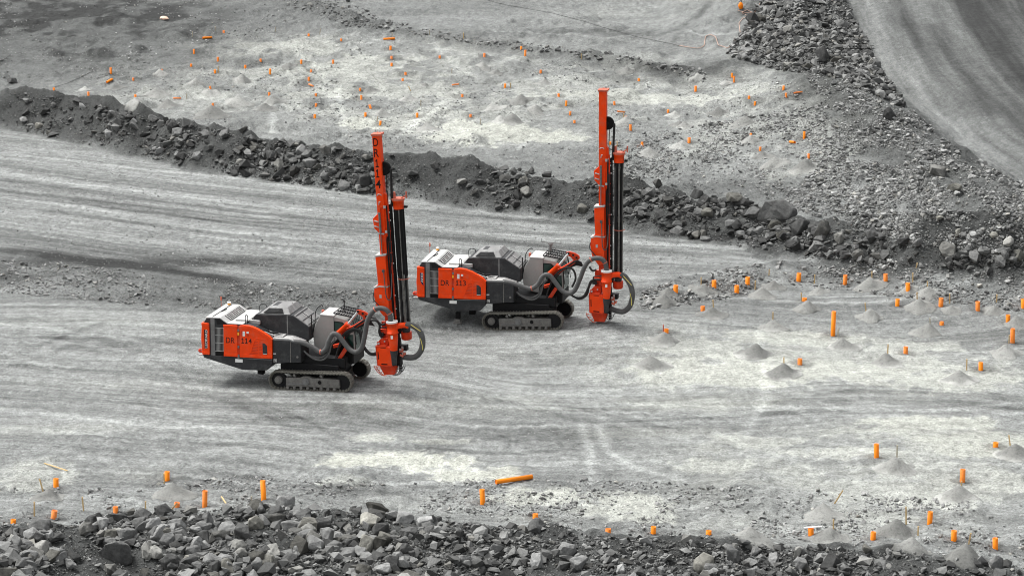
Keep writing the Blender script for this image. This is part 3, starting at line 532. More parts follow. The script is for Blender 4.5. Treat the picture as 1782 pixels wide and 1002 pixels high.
def rocks(name, label, poly, n, lo, hi, ex, alo, ahi, dens=None, zone=None, keep=0.4, sink=0.12):
    u, v = sample(poly, n, dens); x, y, z = ground(u, v); s = power(len(u), lo, hi, ex)
    if zone == 'fore': s = s * (0.98 - .40 * sst(480, 1100, u))
    a = rng.uniform(0, 1, len(u)) ** 1.4 * (ahi - alo) + alo
    m = s < keep if zone else np.ones(len(s), bool)
    if zone:
        for i in np.where(~m)[0]: big.append((x[i], y[i], z[i], s[i], a[i], zone))
    STUFF.append((name, label, x[m], y[m], z[m], s[m], a[m], sink))
rocks('foreground_rubble', 'broken grey stones heaped along the front edge of the pit floor', P_FORE, 21000, 0.07, 1.1, 2.3, .045, .215, (lambda c_: lambda u, v: c_(u, v) * (1 - .7 * sst(1430, 1560, u) * sst(950, 975, v)))(clump(120, .2, .42, 15)), 'fore', 0.60)
rocks('foreground_chips', 'small stone chips and fines between the foreground boulders', P_FORE, 9000, 0.04, 0.16, 2.6, .05, .22, None)
rocks('berm_rubble', 'dark broken stones littering the long berm across the pit', P_BERM, 11000, 0.09, 0.95, 2.2, .035, .165, (lambda c_: lambda u, v: c_(u, v) * (0.22 + 0.78 * sst(120, 330, u)) * (1 - .6 * np.exp(-((u - 735) / 75) ** 2)))(clump(90, .36, .56, 5)), 'berm', 0.6)
rocks('berm_chips', 'small stone chips and dark fines covering the face of the long berm', P_BERM, 9000, 0.05, 0.17, 2.6, .04, .20, None)
rocks('slope_rubble', 'small broken stones covering the slope below the haul road', P_RIGHT, 26000, 0.065, 0.48, 3.2, .09, .33, clump(60, .3, .5, 6), 'slope', 0.44)
rocks('heap_rubble', 'dark broken stones of the heap between bench and haul road', P_HEAP, 7000, 0.11, 0.95, 2.6, .05, .23, None, 'heap', 0.68)
rocks('windrow_rubble', 'small stones on the low ridges beside the working pad', P_LEFTW, 9000, 0.035, 0.34, 3.1, .13, .28, clump(60, .28, .55, 8))
rocks('pad_edge_rubble', 'small grey stones along the back edge of the drilled pad', P_RIGHTW, 6000, 0.045, 0.42, 2.7, .13, .32, clump(50, .32, .58, 9))
rocks('far_ridge_rubble', 'small dark stones on the low ridge behind the upper bench', P_TOPW, 1700, 0.09, 0.5, 2.5, .10, .24, None)
rocks('foreground_gravel', 'loose gravel scattered behind the foreground rubble', P_FGRAV, 8500, 0.035, 0.30, 2.4, .14, .33, clump(70, .44, .6, 10))
rocks('bench_gravel', 'grey gravel over the right part of the upper bench', P_BENCH, 3800, 0.07, 0.34, 2.4, .12, .30, clump(60, .38, .6, 11))
rocks('pad_gravel', 'sparse pebbles on the working pad', P_PAD, 11000, 0.03, 0.12, 3.2, .16, .40, clump(140, .36, .62, 12), sink=-.05)
rocks('upper_gravel', 'sparse stones over the upper bench', P_UP, 8000, 0.05, 0.22, 3.0, .13, .40, clump(90, .36, .62, 13))
rocks('road_gravel', 'sparse pebbles on the haul road between berm and pad', [(-20, 225), (300, 290), (640, 345), (1000, 380), (1420, 448), (1150, 470), (700, 500), (300, 470), (-20, 445)], 6000, 0.04, 0.14, 3.0, .12, .38, None)
rocks('far_gravel', 'sparse pebbles on the dark ground in the far left corner', P_UPL, 900, 0.07, 0.22, 2.6, .10, .42, clump(90, .45, .62, 14))
for nm, lb, x, y, z, s, a, sink in STUFF: scatter(nm, lb, 'rubble', x, y, z, s, a, sink)
# single boulders seen in the photograph: centre x, centre y, width, height in px, albedo, zone
SEEN = [(201, 965, 64, 44, .10, 'fore'), (150, 920, 34, 38, .11, 'fore'), (268, 914, 38, 30, .22, 'fore'), (292, 940, 28, 27, .17, 'fore'), (259, 957, 38, 24, .24, 'fore'), (570, 937, 42, 42, .17, 'fore'), (340, 923, 26, 22, .22, 'fore'), (29, 940, 38, 20, .23, 'fore'), (51, 967, 38, 28, .20, 'fore'), (123, 981, 28, 32, .19, 'fore'), (307, 916, 34, 28, .21, 'fore'), (341, 950, 32, 32, .20, 'fore'),
    (205, 927, 32, 22, .20, 'fore'), (191, 942, 30, 20, .14, 'fore'), (328, 972, 26, 30, .19, 'fore'), (85, 932, 28, 30, .21, 'fore'), (656, 886, 44, 20, .035, 'fore'), (703, 901, 36, 36, .25, 'fore'), (643, 906, 42, 20, .28, 'fore'), (740, 909, 38, 21, .25, 'fore'), (934, 915, 40, 27, .10, 'fore'), (866, 954, 28, 40, .15, 'fore'), (933, 979, 34, 40, .26, 'fore'), (713, 977, 42, 28, .24, 'fore'), (692, 967, 26, 46, .20, 'fore'),
    (986, 957, 34, 24, .18, 'fore'), (1010, 978, 38, 32, .18, 'fore'), (1081, 988, 22, 28, .25, 'fore'), (1225, 981, 42, 38, .15, 'fore'), (1274, 964, 38, 28, .11, 'fore'), (1346, 976, 30, 25, .21, 'fore'), (1387, 960, 24, 25, .19, 'fore'), (1394, 982, 28, 22, .19, 'fore'), (1735, 982, 28, 28, .14, 'fore'), (1445, 981, 38, 31, .045, 'fore'), (1508, 954, 22, 25, .12, 'fore'),
    (1352, 372, 80, 52, .09, 'berm'), (1392, 398, 46, 34, .06, 'berm'), (1432, 402, 40, 30, .08, 'berm'), (1310, 372, 34, 26, .09, 'berm'), (1212, 340, 30, 24, .08, 'berm'), (1278, 346, 34, 24, .10, 'berm'), (1232, 370, 26, 30, .14, 'berm'), (487, 288, 32, 24, .16, 'berm'), (303, 223, 26, 24, .05, 'berm'), (188, 234, 22, 15, .24, 'berm'), (145, 185, 15, 18, .30, 'berm'), (422, 226, 22, 15, .07, 'berm'), (68, 219, 16, 10, .22, 'berm'), (42, 209, 22, 10, .2, 'berm'), (717, 303, 24, 15, .07, 'berm'), (835, 318, 20, 14, .05, 'berm'), (918, 335, 26, 20, .15, 'berm'), (946, 335, 16, 18, .24, 'berm'), (277, 264, 16, 14, .25, 'berm'), (308, 270, 20, 15, .2, 'berm'), (343, 272, 18, 15, .19, 'berm'), (417, 283, 18, 12, .22, 'berm'), (22, 327 - 185, 22, 14, .08, 'berm'), (1145, 322, 36, 14, .05, 'berm'), (1365, 412, 34, 18, .10, 'berm'), (1520, 412, 36, 26, .07, 'berm'), (1598, 422, 20, 24, .13, 'berm'), (1650, 436, 36, 26, .15, 'berm'), (1540, 445, 30, 16, .08, 'berm'), (1760, 452, 28, 18, .11, 'berm'), (1755, 420, 28, 14, .30, 'berm'), (624, 327, 18, 11, .2, 'berm'),
    (1430, 98, 32, 30, .05, 'heap'), (1548, 200, 24, 26, .05, 'slope'), (1300, 98, 22, 14, .05, 'heap'), (1460, 42, 22, 14, .2, 'heap'), (1504, 128, 24, 14, .18, 'slope'), (1660, 328, 34, 18, .14, 'slope'), (1632, 300, 40, 22, .13, 'slope')]
ux, uy, uz = ground([r[0] for r in SEEN], [r[1] + r[3] * 0.22 for r in SEEN])
singles = []
for r, x, y, z in zip(SEEN, ux, uy, uz):
    sc = proj(x, y, z)[2]; singles.append((x, y, z, r[2] / sc * 1.1, r[3] / r[2], r[4], r[5], True))
def px_size(b): return b[3] * proj(b[0], b[1], b[2])[2]
inside = [b for b in big if 4 < proj(*b[:3])[0] < IW - 4 and 2 < proj(*b[:3])[1] < IH - 4]
inside.sort(key=px_size, reverse=True)
quota = {'fore': 112, 'berm': 56, 'slope': 20, 'heap': 24}; rest = []
for b in inside:
    if quota[b[5]] > 0: quota[b[5]] -= 1; singles.append((b[0], b[1], b[2], b[3], random.uniform(.5, .9), b[4], b[5], False))
    else: rest.append(b)
rest += [b for b in big if b not in inside] if len(inside) < len(big) else []
if rest:
    a_ = np.array([r[:5] for r in rest], float)
    scatter('mixed_rubble', 'middle sized broken stones lying among the larger boulders', 'rubble', a_[:, 0], a_[:, 1], a_[:, 2], a_[:, 3], a_[:, 4])
ORD = ['first', 'second', 'third', 'fourth', 'fifth', 'sixth', 'seventh', 'eighth', 'ninth', 'tenth', 'eleventh', 'twelfth', 'thirteenth', 'fourteenth', 'fifteenth', 'sixteenth', 'seventeenth', 'eighteenth', 'nineteenth', 'twentieth']
def ordn(k): return ORD[k] if k < len(ORD) else '%dth' % (k + 1)
# stretches of rubble named by what one finds beside them; (zone, from x, to x, phrase)
STRETCH = [('fore', 0, 110, 'front rubble at left edge'), ('fore', 110, 240, 'front rubble below the smallest pipe'), ('fore', 240, 330, 'front rubble left of tall pipe'), ('fore', 330, 440, 'front rubble under tall pipe'), ('fore', 440, 560, 'front rubble below leaning pipe'), ('fore', 560, 700, 'front rubble around black crest boulder'), ('fore', 700, 830, 'front rubble left of lying pipe'), ('fore', 830, 960, 'front rubble below lying pipe'), ('fore', 960, 1120, 'front rubble below white dust'), ('fore', 1120, 1300, 'front rubble right of white dust'), ('fore', 1300, 1480, 'front rubble below plate-capped pipe'), ('fore', 1480, 1640, 'front rubble below twin mounds'), ('fore', 1640, 1782, 'front rubble at right corner'),
    ('berm', 0, 160, 'berm at far left end'), ('berm', 160, 320, 'berm beyond left road'), ('berm', 320, 480, 'berm before fork of streaks'), ('berm', 480, 660, 'berm left of leaning mast'), ('berm', 660, 830, 'berm right of leaning mast'), ('berm', 830, 1040, 'berm left of upright mast'), ('berm', 1040, 1200, 'berm right of upright mast'), ('berm', 1200, 1330, 'berm left of biggest slab'), ('berm', 1330, 1470, 'berm around biggest slab'), ('berm', 1470, 1620, 'berm above drilled pad'), ('berm', 1620, 1782, 'berm at right edge'),
    ('heap', 0, 1400, 'dark heap beside pink cables'), ('heap', 1400, 1782, 'dark heap beside haul road'), ('slope', 0, 1520, 'rubble slope near gravel bench'), ('slope', 1520, 1640, 'rubble slope below road bend'), ('slope', 1640, 1782, 'rubble slope at right edge')]
byst = {}
for b in singles:
    u = proj(b[0], b[1], b[2])[0]
    for k, s in enumerate(STRETCH):
        if s[0] == b[6] and s[1] <= u < s[2]: byst.setdefault(k, []).append((u, b)); break
GRP = {'fore': 'boulders of the foreground rubble', 'berm': 'boulders of the dark berm', 'heap': 'boulders of the far heap', 'slope': 'boulders of the rubble slope'}
for k, lst in byst.items():
    lst.sort(key=lambda t: t[0])
    for j, (u, b) in enumerate(lst):
        x, y, z, s, asp, al, zone, seen = b
        me = BIGM[random.randrange(len(BIGM))]; o = link('boulder', me)
        hh = s * min(1.0, max(0.55, asp * 1.05))
        o.scale = (s, s * random.uniform(.75, 1.0), hh / 0.7); o.rotation_euler = (random.gauss(0, .22), random.gauss(0, .22), random.uniform(0, 6.28))
        o.location = (x, y, z + hh * (0.22 if seen else 0.16)); wv = random.choice([0, 0, 0, 0, .03, .06]); o.color = (al * (1 + wv), al * (1.01 + wv * .5), al * (0.985 - wv), 1)
        look = ('black' if al < .06 else 'dark' if al < .13 else 'grey' if al < .2 else 'pale') + (' large' if s * proj(x, y, z)[2] > 34 else '')
        tag(o, f'{look} angular boulder, {ordn(j)} from left in the {STRETCH[k][3]}', 'boulder', GRP[zone])
# ------------------------------------------------------------------ mesh builder for the machines
class MB:
    def __init__(s): s.v = []; s.f = []; s.sm = []
    def add(s, vs, fs, smooth=False):
        o = len(s.v); s.v += [tuple(v) for v in vs]; s.f += [tuple(i + o for i in f) for f in fs]; s.sm += [smooth] * len(fs); return s
    def box(s, c, d, rot=None):
        vs = [Vector((x * d[0] / 2, y * d[1] / 2, z * d[2] / 2)) for x in (-1, 1) for y in (-1, 1) for z in (-1, 1)]
        if rot is not None: vs = [rot @ v for v in vs]
        return s.add([v + Vector(c) for v in vs], [(0, 1, 3, 2), (4, 6, 7, 5), (0, 4, 5, 1), (2, 3, 7, 6), (0, 2, 6, 4), (1, 5, 7, 3)])
    def bar(s, a, b, wd, hd):
        a, b = Vector(a), Vector(b); d = b - a; q = d.to_track_quat('X', 'Z').to_matrix()
        return s.box((a + b) / 2, (d.length, wd, hd), q)
    def prism(s, poly, y0, y1, inset=None):
        """outline in the X-Z plane carried from y0 to y1; inset = another outline for the y1 end"""
        n = len(poly); p2 = inset or poly
        vs = [(x, y0, z) for x, z in poly] + [(x, y1, z) for x, z in p2]
        ar = sum(poly[i][0] * poly[(i + 1) % n][1] - poly[(i + 1) % n][0] * poly[i][1] for i in range(n))
        fs = [tuple(range(n)), tuple(range(2 * n - 1, n - 1, -1))] + [(i, i + n, (i + 1) % n + n, (i + 1) % n) for i in range(n)]
        if (ar < 0) == (y1 > y0): fs = [f[::-1] for f in fs]
        return s.add(vs, fs)
    def lathe(s, a, b, prof, seg=20, caps=True):
        """profile [(t along a->b, radius)]"""
        a, b = Vector(a), Vector(b); q = (b - a).to_track_quat('Z', 'Y').to_matrix(); vs = []; fs = []
        for t_, r in prof:
            c = a.lerp(b, t_)
            vs += [c + q @ Vector((r * math.cos(2 * math.pi * k / seg), r * math.sin(2 * math.pi * k / seg), 0)) for k in range(seg)]
        m = len(prof)
        for i in range(m - 1):
            for k in range(seg): fs.append((i * seg + k, i * seg + (k + 1) % seg, (i + 1) * seg + (k + 1) % seg, (i + 1) * seg + k))
        s.add(vs, fs, True)
        if caps:
            s.add(vs[:seg], [tuple(range(seg))[::-1]]); s.add(vs[-seg:], [tuple(range(seg))])
        return s
    def cyl(s, a, b, r, r2=None, seg=18): return s.lathe(a, b, [(0, r), (1, r if r2 is None else r2)], seg)
    def tube(s, pts, r, seg=12, n=10, rib=0.0):
        P = [Vector(p) for p in pts]; P = [P[0] * 2 - P[1]] + P + [P[-1] * 2 - P[-2]]; C = []
        for i in range(1, len(P) - 2):
            for k in range(n):
                t_ = k / n; a, b, c, d = P[i - 1:i + 3]
                C.append(0.5 * ((2 * b) + (c - a) * t_ + (2 * a - 5 * b + 4 * c - d) * t_ * t_ + (3 * b - a - 3 * c + d) * t_ ** 3))
        C.append(P[-2]); vs = []; fs = []; nr = None
        for i, c in enumerate(C):
            tg = (C[min(i + 1, len(C) - 1)] - C[max(i - 1, 0)]).normalized()
            nr = tg.orthogonal().normalized() if nr is None else (nr - tg * nr.dot(tg)).normalized()
            bn = tg.cross(nr); rr = r * (1 + (rib if i % 2 else -rib))
            vs += [c + (nr * math.cos(2 * math.pi * k / seg) + bn * math.sin(2 * math.pi * k / seg)) * rr for k in range(seg)]
        for i in range(len(C) - 1):
            for k in range(seg): fs.append((i * seg + k, i * seg + (k + 1) % seg, (i + 1) * seg + (k + 1) % seg, (i + 1) * seg + k))
        s.add(vs, fs, True); s.add(vs[:seg], [tuple(range(seg))[::-1]]); s.add(vs[-seg:], [tuple(range(seg))]); return s
    def mesh(s, name, m):
        me = bpy.data.meshes.new(name); me.from_pydata(s.v, [], s.f); me.polygons.foreach_set('use_smooth', s.sm); me.materials.append(m); me.update(); return me
def part(name, mb, m, parent, bev=0.0, label=None):
    o = link(name, mb.mesh(name, M[m]), parent)
    if bev:
        b = o.modifiers.new('edges', 'BEVEL'); b.width = bev; b.segments = 2; b.limit_method = 'ANGLE'; b.angle_limit = R(35)
    if label: o['label'] = label
    return o
def glyphs(txt):
    cu = bpy.data.curves.new('lettering', 'FONT'); cu.body = txt; cu.resolution_u = 4; cu.offset = 0.008
    o = bpy.data.objects.new('lettering', cu); COL.objects.link(o); dg = bpy.context.evaluated_depsgraph_get(); dg.update()
    me = bpy.data.meshes.new_from_object(o.evaluated_get(dg)); V = [v.co.copy() for v in me.vertices]; Fc = [tuple(p.vertices) for p in me.polygons]
    COL.objects.unlink(o); bpy.data.objects.remove(o); bpy.data.meshes.remove(me)
    x0 = min(v.x for v in V); x1 = max(v.x for v in V); y0 = min(v.y for v in V); y1 = max(v.y for v in V)
    return [((v.x - x0) / (x1 - x0), (v.y - y0) / (y1 - y0)) for v in V], Fc
ONE = ([(.08, 0), (.92, 0), (.92, .15), (.64, .15), (.64, 1), (.44, 1), (.08, .80), (.18, .66), (.38, .78), (.38, .15), (.08, .15)], [(0, 1, 2, 3, 9, 10), (3, 4, 5, 8, 9), (5, 6, 7, 8)])
def lettering(name, txt, fmap, m, parent):
    mb = MB(); cells = [txt] if not any(c_.isdigit() for c_ in txt) else list(txt); n = len(cells)
    for k, c_ in enumerate(cells):
        st, Fc = ONE if c_ == '1' else glyphs(c_); a_, w_ = (k + .06) / n if n > 1 else 0, (.88 / n if n > 1 else 1); o_ = len(mb.v)
        mb.add([fmap(a_ + w_ * s_, t_) for s_, t_ in st], Fc)
    return part(name, mb, m, parent)
# drawing-board coordinates of the two machines: a side elevation at 4.144 units per photograph pixel
M1 = Matrix.Translation((O1[0], O1[1], 0)) @ Matrix.Rotation(A1, 4, 'Z'); M2 = Matrix.Translation((O2[0], O2[1], 0)) @ Matrix.Rotation(A2, 4, 'Z')
I1, I2 = M1.inverted(), M2.inverted()
def local(u, v, Y, inv):
    c = inv @ Vector((0, 0, CAM_H)); d = inv.to_3x3() @ Vector(ray(u, v)); t_ = (Y - c.y) / d.y; p = c + d * t_; return p.x, p.z
def S(zx, zy, Y=-1.2): return local(330 + zx / 4.144, 510 + zy / 4.144, Y, I1)
def S2(zx, zy, Y=-1.2): return local(700 + zx / 4.144, 410 + zy / 4.144, Y, I2)
def P3(q, Y, f=S): x, z = f(q[0], q[1], Y); return Vector((x, Y, z))
def PL(pts, Y=-1.2, f=S): return [f(a, b, Y) for a, b in pts]
def path(pts, f=S): return [P3(p, p[2], f) for p in pts]
FOOT2 = local(1046, 561, -0.6, I2)
def Mx(zx, zy, Y=-0.72): x, z = local(980 + zx / 2.225, 140 + zy / 2.2267, Y, I2); return x - FOOT2[0], z - FOOT2[1]
def MP(zx, zy, Y): x, z = Mx(zx, zy, Y); return Vector((x, Y, z))
FOOT1 = local(681, 653, -0.6, I1)
top1 = local(656, 226, -0.6, I1); LEAN = math.atan2(top1[0] - FOOT1[0], top1[1] - FOOT1[1]) - math.atan2(*[Mx(155, 40)[k] for k in (0, 1)])
print('FEET', FOOT1, FOOT2, 'lean', math.degrees(LEAN), 'mast', Mx(155, 40), 'S base', S(540 * 0 + 870, 700, -1.3), S(88, 212, -1.2), S(597, 468, -1.2))
X0 = Matrix.Identity(4)
rig = link('drill_rig', None); rig.matrix_world = M1
# ---- crawlers
def crawler(yc):
    near = yc < 0; yo = yc - 0.2 if near else yc + 0.2
    L, r, rs_ = 1.49, 0.40, 0.34; zc = 0.415
    def prof(a):      # position round the belt by arc length, sprocket end a little smaller and higher
        per = 4 * L + 2 * math.pi * r; a %= per
        if a < 2 * L: return (-L + a, zc + r), 0
        a -= 2 * L
        if a < math.pi * r: th = a / r; return (L + r * math.sin(th), zc + r * math.cos(th)), -th
        a -= math.pi * r
        if a < 2 * L: return (L - a, zc - r), math.pi
        a -= 2 * L; th = a / r; return (-L - r * math.sin(th), zc - r * math.cos(th)), math.pi - th
    per = 4 * L + 2 * math.pi * r; n = 56; b = MB()
    for k in range(n):
        (x, z), th = prof(per * k / n)
        sag = -0.018 * math.sin(math.pi * min(max((x + L) / (2 * L), 0), 1)) if z > zc + r * .9 else 0
        q = Matrix.Rotation(-th, 3, 'Y')
        b.box((x, yc, z + sag), (per / n * 0.90, 0.42, 0.035), q); b.box(Vector((x, yc, z + sag)) + q @ Vector((-per / n * .28, 0, 0.025)), (0.022, 0.42, 0.035), q)
        b.box(Vector((x, yc, z + sag)) + q @ Vector((0, 0, -0.045)), (per / n * 0.6, 0.2, 0.06), q)
    tr = part('crawler_track', b, 'track', rig)
    f = MB(); f.prism([(-1.12, .17), (1.36, .17), (1.36, .54), (.85, .56), (.1, .57), (-.05, .64), (-.32, .64), (-.45, .57), (-1.12, .55)], yo + (.03 if near else -.03), yc + (.05 if near else -.05))
    fr = part('track_frame', f, 'steel', tr, 0.015)
    s_ = -1 if near else 1; yb = yo
    d = MB(); d.cyl((-.19, yb - s_ * .02, .42), (-.19, yb + s_ * .025, .42), .15, seg=24); d.cyl((-.19, yb, .42), (-.19, yb + s_ * .045, .42), .07)
    d.prism([(-1.02, .27), (.0, .27), (.0, .31), (-1.02, .31)], yb, yb - s_ * .02); part('frame_boss', d, 'mid', tr, 0.006)
    h = MB(); h.cyl((.45, yb - s_ * .01, .40), (.45, yb + s_ * .012 - s_ * .02, .40), .085); part('frame_hole', h, 'black', tr)
    e = MB(); e.cyl((-1.47, yc - .05, .42), (-1.47, yc + .05, .42), .34, seg=28); part('sprocket', e, 'dark', tr)
    e = MB(); e.cyl((-1.47, yc, .44), (-1.47, yb + s_ * .0, .44), .17); e.cyl((-1.47, yc, .44), (-1.47, yb + s_ * .05, .44), .10); e.cyl((-1.47, yc, .44), (-1.47, yb + s_ * .07, .44), .05); part('drive_hub', e, 'steel', tr, 0.008)
    e = MB(); e.cyl((1.48, yc - .06, .415), (1.48, yc + .06, .415), .33, seg=28); part('idler', e, 'dark', tr)
    for k in range(8):
        e = MB(); e.cyl((-1.05 + k * .31, yc - .1, .12), (-1.05 + k * .31, yb, .12), .07); part('roller', e, 'steel', tr)
    for x in (-.72, .52):
        e = MB(); e.cyl((x, yc - .1, .69), (x, yb, .69), .055); e.box((x, yc, .62), (.08, .12, .16)); part('return_roller', e, 'steel', tr)
    tr.matrix_basis = Matrix.Translation((0, 0, -.035)) @ Matrix.Rotation(-.045, 4, 'Y'); return tr
CRAWL = [crawler(-1.1), crawler(1.1)]
c = MB(); c.box((-.2, 0, .78), (2.7, 1.66, .55)); c.box((-.4, 0, 1.18), (3.6, 1.5, .4)); c.box((-.35, 0, .45), (.5, 1.9, .35)); part('undercarriage', c, 'dark', rig, 0.02)
# ---- tail
yn, yf = -1.19, 1.19
h = MB(); h.prism(PL([(100, 446), (97, 218), (120, 180), (215, 184), (270, 222), (385, 229), (470, 252), (590, 336), (592, 466), (380, 458)]), yn, yf); hous = part('engine_housing', h, 'grey', rig, 0.02)
h = MB(); h.prism(PL([(96, 442), (250, 453), (384, 463), (600, 472), (597, 515), (558, 556), (384, 552), (106, 463)]), -1.23, 1.23); skirt = part('lower_skirt', h, 'grey', rig, 0.02)
def q4(x0, y0, x1, y1, sl=0.06): return [(x0, y0), (x1, y0 + (x1 - x0) * sl), (x1, y1 + (x1 - x0) * sl), (x0, y1)]
h = MB(); h.prism(PL(q4(386, 466, 595, 470, 0.05)), -1.245, -1.23); part('skirt_trim', h, 'mid', skirt)
h = MB(); h.prism(PL([(332, 472), (385, 475), (385, 498), (332, 495)]), -1.25, -1.232); part('skirt_plate', h, 'white', skirt)
h = MB(); h.prism(PL([(186, 245), (247, 249), (250, 455), (190, 450)]), -1.20, -1.19); part('side_recess', h, 'black', hous)
h = MB()
for k in range(7): x = 190 + k * 8.6; h.prism(PL([(x, 248), (x + 2.2, 248), (x + 3.2, 418), (x + 1.0, 418)]), -1.215, -1.195)
for y in (246, 300, 355, 414): h.prism(PL(q4(186, y, 247, y + 3)), -1.218, -1.197)
part('side_grille', h, 'roof', hous)
h = MB(); h.prism(PL([(150, 182), (180, 183), (184, 448), (156, 446)]), -1.212, -1.19); part('corner_post', h, 'mid', hous, 0.008)
h = MB(); h.prism(PL([(192, 192), (214, 192), (268, 224), (196, 224)]), -1.205, -1.19); part('cheek_plate', h, 'dark', hous)
# roof sheets
def sheet(px, th=.03, ya=yn - .02, yb=yf + .02):
    a = PL(px); b = [(x, z + th) for x, z in a]; m = MB()
    m.prism(a + b[::-1], ya, yb); return m
r0 = part('tail_roof', sheet([(114, 178), (218, 182), (273, 221), (384, 228)]), 'roof', rig, 0.008)
g0 = S(222, 184); g1 = S(270, 218); gx, gz = g1[0] - g0[0], g1[1] - g0[1]
def slope(m_, ta, tb, ya, yb, up, th=.012):
    nx_, nz_ = -gz / math.hypot(gx, gz), gx / math.hypot(gx, gz)
    if nz_ < 0: nx_, nz_ = -nx_, -nz_
    q_ = [(g0[0] + gx * t_ + nx_ * u_, y_, g0[1] + gz * t_ + nz_ * u_) for u_ in (up - th, up) for t_, y_ in ((ta, ya), (tb, ya), (tb, yb), (ta, yb))]
    m_.add(q_, [(3, 2, 1, 0), (4, 5, 6, 7), (0, 1, 5, 4), (1, 2, 6, 5), (2, 3, 7, 6), (3, 0, 4, 7)])
h = MB(); slope(h, .04, .98, -.75, .95, .042); gr = part('roof_vent', h, 'black', r0)
h = MB()
for k in range(5): t_ = .06 + k * .205; slope(h, t_, t_ + .085, -.75, .95, .075, .02)
for yy in (-.75, -.2, .4, .93): slope(h, .04, .98, yy, yy + .035, .07, .015)
part('vent_bars', h, 'roof', gr)
p = S(160, 180); h = MB(); h.bar((p[0], -1.1, p[1] + .04), (p[0] + .03, 1.1, p[1] + .04), .03, .02); h.bar((p[0] + .02, -.2, p[1] + .04), (p[0] + .22, .05, p[1] + .12), .03, .04); part('roof_seam', h, 'dark', r0)
p = P3((285, 97), 1.0); h = MB(); h.cyl(p, p + Vector((0, 0, .10)), .06); h.cyl(p + Vector((0, 0, .17)), p + Vector((0, 0, .22)), .085); bc = part('beacon', h, 'white', rig)
h = MB(); h.cyl(p + Vector((0, 0, .09)), p + Vector((0, 0, .17)), .07); part('beacon_lens', h, 'amber', bc)
p = P3((228, 92), 1.0); h = MB(); h.cyl(p - Vector((0, 0, .1)), p + Vector((0, 0, .36)), .012, seg=6); h.cyl(p + Vector((0, 0, .26)), p + Vector((0, 0, .42)), .04, .03); part('aerial', h, 'pink', rig)
# deck behind the tail roof, reaching to the compressor hood
p0 = S(300, 224); p1 = S(388, 228); h = MB(); h.box(((p0[0] + p1[0]) / 2 + .04, .15, p1[1] + .06), (p1[0] - p0[0] + .05, 1.75, .07)); h.box((p1[0] + .3, .2, p1[1] + .0), (.5, 1.7, .16)); part('rear_deck', h, 'roof', rig, 0.012)
h = MB(); h.tube([(p1[0] + .02, -1.0, p1[1]), (p1[0] + .02, -1.0, p1[1] + .35), (p1[0] + .12, -1.0, p1[1] + .35), (p1[0] + .12, -1.0, p1[1])], .018, 6, 5); part('handrail', h, 'dark', rig); h = MB()
h.tube([(p1[0] + .1, .6, p1[1]), (p1[0] + .1, .6, p1[1] + .45), (p1[0] + .4, .6, p1[1] + .45), (p1[0] + .4, .6, p1[1])], .018, 6, 5); part('handrail', h, 'dark', rig)
# orange panels
h = MB(); h.prism(PL([(90, 212), (142, 219), (148, 441), (95, 437), (86, 330)]), -1.26, -1.0); h.prism(PL([(88, 210), (142, 217), (142, 236), (88, 229)]), -1.275, -1.0); h.prism(PL([(93, 418), (147, 422), (148, 442), (95, 438)]), -1.275, -1.0); rp_ = part('rear_panel', h, 'orange', rig, 0.02)
h = MB(); h.prism(PL([(108, 260), (128, 263), (132, 398), (112, 394)]), -1.268, -1.262)
badge = h
h = MB(); h.prism(PL([(247, 227), (345, 233), (349, 455), (250, 449)]), -1.262, -1.18); h.prism(PL([(245, 225), (346, 231), (346, 247), (246, 241)]), -1.275, -1.18); h.prism(PL([(250, 430), (350, 436), (350, 457), (250, 451)]), -1.275, -1.18); dr = part('service_door', h, 'orange', rig, 0.015)
h = MB(); h.prism(PL([(345, 236), (364, 237), (366, 455), (349, 454)]), -1.225, -1.18); seam = part('door_seam', h, 'red', rig)
h = MB(); h.prism(PL([(348, 280), (360, 281), (360, 302), (348, 301)]), -1.265, -1.22); part('marker_lamp', h, 'amber', seam, 0.008)
h = MB(); h.prism(PL([(348, 258), (361, 259), (361, 274), (348, 273)]), -1.262, -1.22); h.prism(PL([(349, 376), (361, 377), (361, 394), (349, 393)]), -1.262, -1.22); h.prism(PL([(348, 440), (362, 441), (362, 470), (348, 469)]), -1.262, -1.2); part('door_latch', h, 'mid', seam, 0.006)
h = MB(); h.prism(PL([(363, 234), (400, 232), (440, 238), (490, 258), (540, 287), (575, 312), (597, 336), (598, 470), (366, 458)]), -1.262, -1.16)
h.prism(PL([(363, 231), (400, 229), (442, 235), (492, 255), (542, 284), (578, 309), (600, 334), (590, 345), (540, 306), (486, 275), (438, 256), (363, 250)]), -1.285, -1.12); h.prism(PL([(366, 437), (598, 450), (598, 471), (366, 459)]), -1.278, -1.16); sp_ = part('side_panel', h, 'orange', rig, 0.015)
def strip(m, pts, wd, y0, y1):
    for a, b in zip(pts[:-1], pts[1:]):
        A_, B_ = P3(a, (y0 + y1) / 2), P3(b, (y0 + y1) / 2); m.bar(A_, B_, abs(y1 - y0), wd)
h = MB(); strip(h, [(380, 440), (425, 442), (440, 425), (470, 335), (485, 325), (510, 332), (560, 338)], .045, -1.275, -1.255); part('panel_bead', h, 'orange', sp_, 0.008)
h = MB()
for k in range(9):
    y = 345 + k * 11; xl = 470 - k * 4.2; h.prism(PL([(xl, y), (498, y + 4), (498, y + 8), (xl, y + 4)]), -1.268, -1.255); h.prism(PL([(505, y + 4), (524, y + 6), (524, y + 10), (505, y + 8)]), -1.268, -1.255)
part('vent_louvre', h, 'red', sp_)
h = MB(); h.prism(PL([(529, 357), (546, 361), (562, 378), (564, 441), (531, 439)]), -1.27, -1.255); part('panel_window', h, 'grey', sp_)
